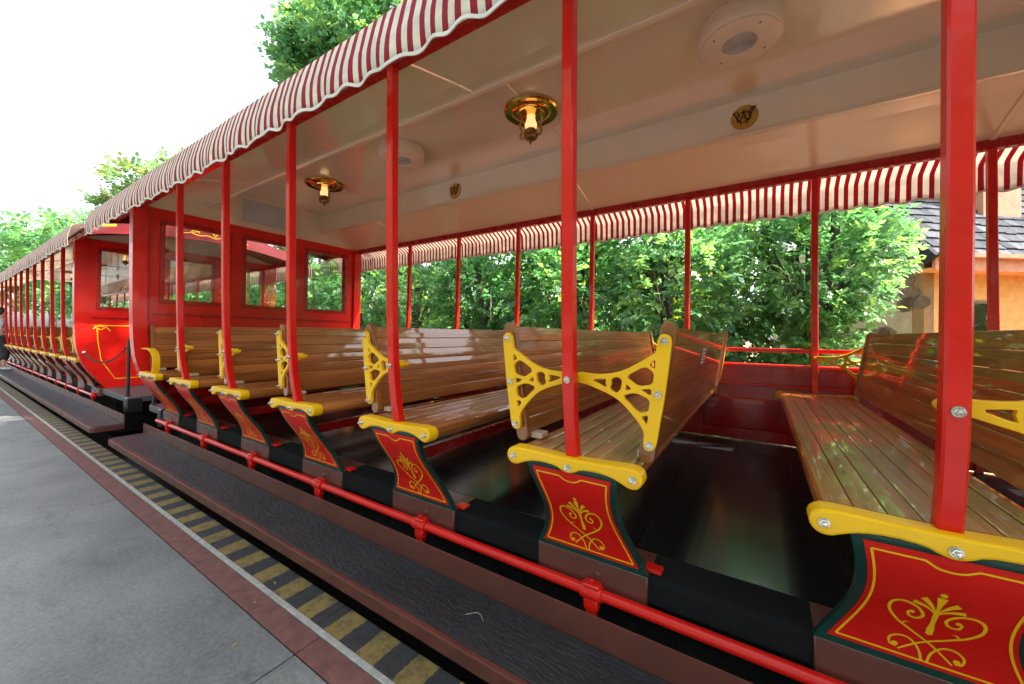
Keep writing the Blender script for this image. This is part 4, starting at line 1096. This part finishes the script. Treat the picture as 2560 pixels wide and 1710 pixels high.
# second row, in full sun
BG = 'sunlit trees of the second row'
k = 0
for (x, y, m_, lab) in ((10.2, 1.9, LEAFC, 'sunlit yellow-green tree glimpsed through gaps right of centre'), (10.0, 4.6, LEAFC, 'sunlit yellow-green tree glimpsed through gaps behind the dark tree'), (10.4, 8.0, LEAFA, 'sunlit green tree behind the twiggy tree'), (10.8, 12.0, LEAFC, 'sunlit yellow-green tree behind the gap between the coaches'), (8.0, 13.6, LEAFA, 'green tree behind the near end of the far coach')):
    make_tree('background_tree', lab, 'tree', (x, y), 5.2, [bl(0, 0, 1.3, 1.5, 1.7, 1.3), bl(0, .2, 2.9, 1.3, 1.4, .9)], m_, .15, 1300, 5, .16, (0, 0), BG, .40)
# tall trees against the sky
make_tree('tall_tree', 'tall bright green tree rising above the awning at top', 'tree', (8.2, 9.6), 11.5, [bl(-.6, 0, 10.0, 2.6, 2.5, 2.3), bl(.9, -.9, 9.2, 2.4, 2.3, 2.2), bl(-1.2, .8, 8.6, 1.6, 1.6, 1.4), bl(.2, -.3, 12.0, 1.9, 1.9, 1.5), bl(-1.8, 1.4, 10.4, 1.3, 1.3, 1.0), bl(-2.3, 1.3, 9.8, 1.0, 1.0, .7), bl(-1.9, 1.1, 8.9, 1.0, 1.0, .8)], LEAFA, .13, 11500, 5, .24, (-.2, .2), None, .40)
make_tree('tall_tree', 'airy light green tree above the awning at left', 'tree', (8.0, 27.0), 10.5, [bl(-1.0, -.5, 9.2, 2.2, 1.8, 1.1), bl(.2, .8, 10.4, 1.6, 1.6, .9), bl(-1.9, .8, 8.0, 1.8, 1.8, 1.0), bl(.9, -.6, 8.6, 2.0, 1.8, 1.2), bl(-.4, 0, 6.4, 2.4, 2.0, 1.6)], LEAFD, .19, 2600, 7, .22, (-.5, 0), None, .36)
make_tree('tall_tree', 'wide yellow-green tree at the far left behind the coaches', 'tree', (6.6, 36.0), 8.5, [bl(-1.2, 0, 6.8, 3.4, 3.2, 2.0), bl(1.2, -1.0, 7.6, 2.8, 2.6, 1.8), bl(0, 1, 4.2, 3.2, 3.0, 2.0)], LEAFA, .22, 2600, 5, .28, (0, 0), None, .42)
make_tree('tall_tree', 'hazy green tree at the left edge beyond the far coach', 'tree', (5.6, 46.0), 9.5, [bl(-.6, 0, 6.2, 3.2, 3.4, 2.6), bl(.9, 2, 7.6, 2.6, 3.0, 1.8)], LEAFA, .28, 2600, 5, .28, (0, 0), None, .42)

# trees out of frame on the station side and beyond the yard, mirrored by the lacquer
SG = 'trees around the station out of frame'
for k, (x, y, m_) in enumerate(((11.5, -17.0, LEAFA), (3.0, -19.0, LEAFB), (-2.2, -7.5, LEAFB), (-7.0, -3.0, LEAFB), (-7.5, 3.0, LEAFA), (-7.0, 9.0, LEAFB), (-7.5, 16.0, LEAFA), (-7.0, 24.0, LEAFB))):
    make_tree('station_tree', 'tree %s, outside the picture' % ('beyond the yard', 'beyond the tail of the train', 'on the platform behind us', 'on the platform beside us', 'left of the platform slabs', 'left of the running boards', 'left of the far coach', 'left beyond the far coach')[k], 'tree', (x, y), 7.5, [bl(0, 0, 3.2, 2.2, 2.6, 2.2), bl(0, 0, 6.2, 2.4, 2.6, 2.0)], m_, .26, 1100, 5, .2, (0, 0), SG, .42)
make_tree('added_shade_tree', 'added unseen tree beside the cottage, its crown dappling the sun between the coaches', 'tree', (8.3, .7), 12.0, [bl(-2.9, -2.1, 14.5, 1.5, .9, .8), bl(.2, .2, 11.2, 1.5, 1.5, 1.2)], LEAFA, .22, 420, 5, .2, (-.6, -.2), None, .42)  # unseen tree added to break up sun falling through the coach gap
# fallen leaves and a twig on the platform and running board
LITM = rough_mat('dry_fallen_leaf', (.16, .09, .045), (.30, .19, .10), 30, .3, .01, .9)
for k, (x, y) in enumerate(((.46, 2.15), (.62, 2.9), (.30, 3.3), (.70, 1.75), (.52, 1.62), (.98, 2.02), (.86, 1.95), (.40, 4.9))):
    a = random.uniform(0, 6.28); L = random.uniform(.010, .018); u = Vector((math.cos(a), math.sin(a), 0)); v = Vector((-u.y, u.x, 0)); c = Vector((x, y, -1.2485))
    P_ = [c-u*L, c+v*L*.3+Vector((0, 0, .004)), c+u*L+Vector((0, 0, .003)), c-v*L*.3+Vector((0, 0, .002))]
    o = B().add([p for p in P_] + [p-Vector((0, 0, .001)) for p in P_], [(0, 1, 2, 3), (4, 5, 6, 7), (0, 1, 5, 4), (1, 2, 6, 5), (2, 3, 7, 6), (3, 0, 4, 7)]).build('fallen_leaf', LITM)
    tag(o, 'tiny dry brown leaf ' + ('in the middle of the grey slab', 'on the grey slab beyond the middle', 'on the slab towards the left edge', 'on the slab beside the red border', 'at the front joint of the slabs', 'on the yellow and black hazard strip', 'on the dark red border', 'on the farther slab at left')[k], 'leaf', 'fallen leaves on the platform')
o = B().tube([(1.20, .98, -1.116), (1.23, .95, -1.114), (1.235, .93, -1.116), (1.21, .90, -1.115)], .0016, 5).build('fallen_twig', TWIG)
tag(o, 'thin pale bent twig lying on the black running board', 'twig')
BUG = 'bushes along the yard out of frame'
for k, (x, y, m_) in enumerate(((6.1, -4.6, LEAFA), (6.3, -7.2, LEAFB), (6.6, -10.0, LEAFA), (9.6, -7.6, LEAFB))):
    make_tree('garden_bush', ('nearest', 'second', 'third', 'farthest')[k] + ' green bush along the yard beyond the right edge', 'bush', (x, y), 3.2, [bl(0, 0, 1.5, 1.2, 1.5, 1.5), bl(0, 0, 2.8, 1.0, 1.2, .9)], m_, .16, 900, 5, .1, (0, 0), BUG, .4)
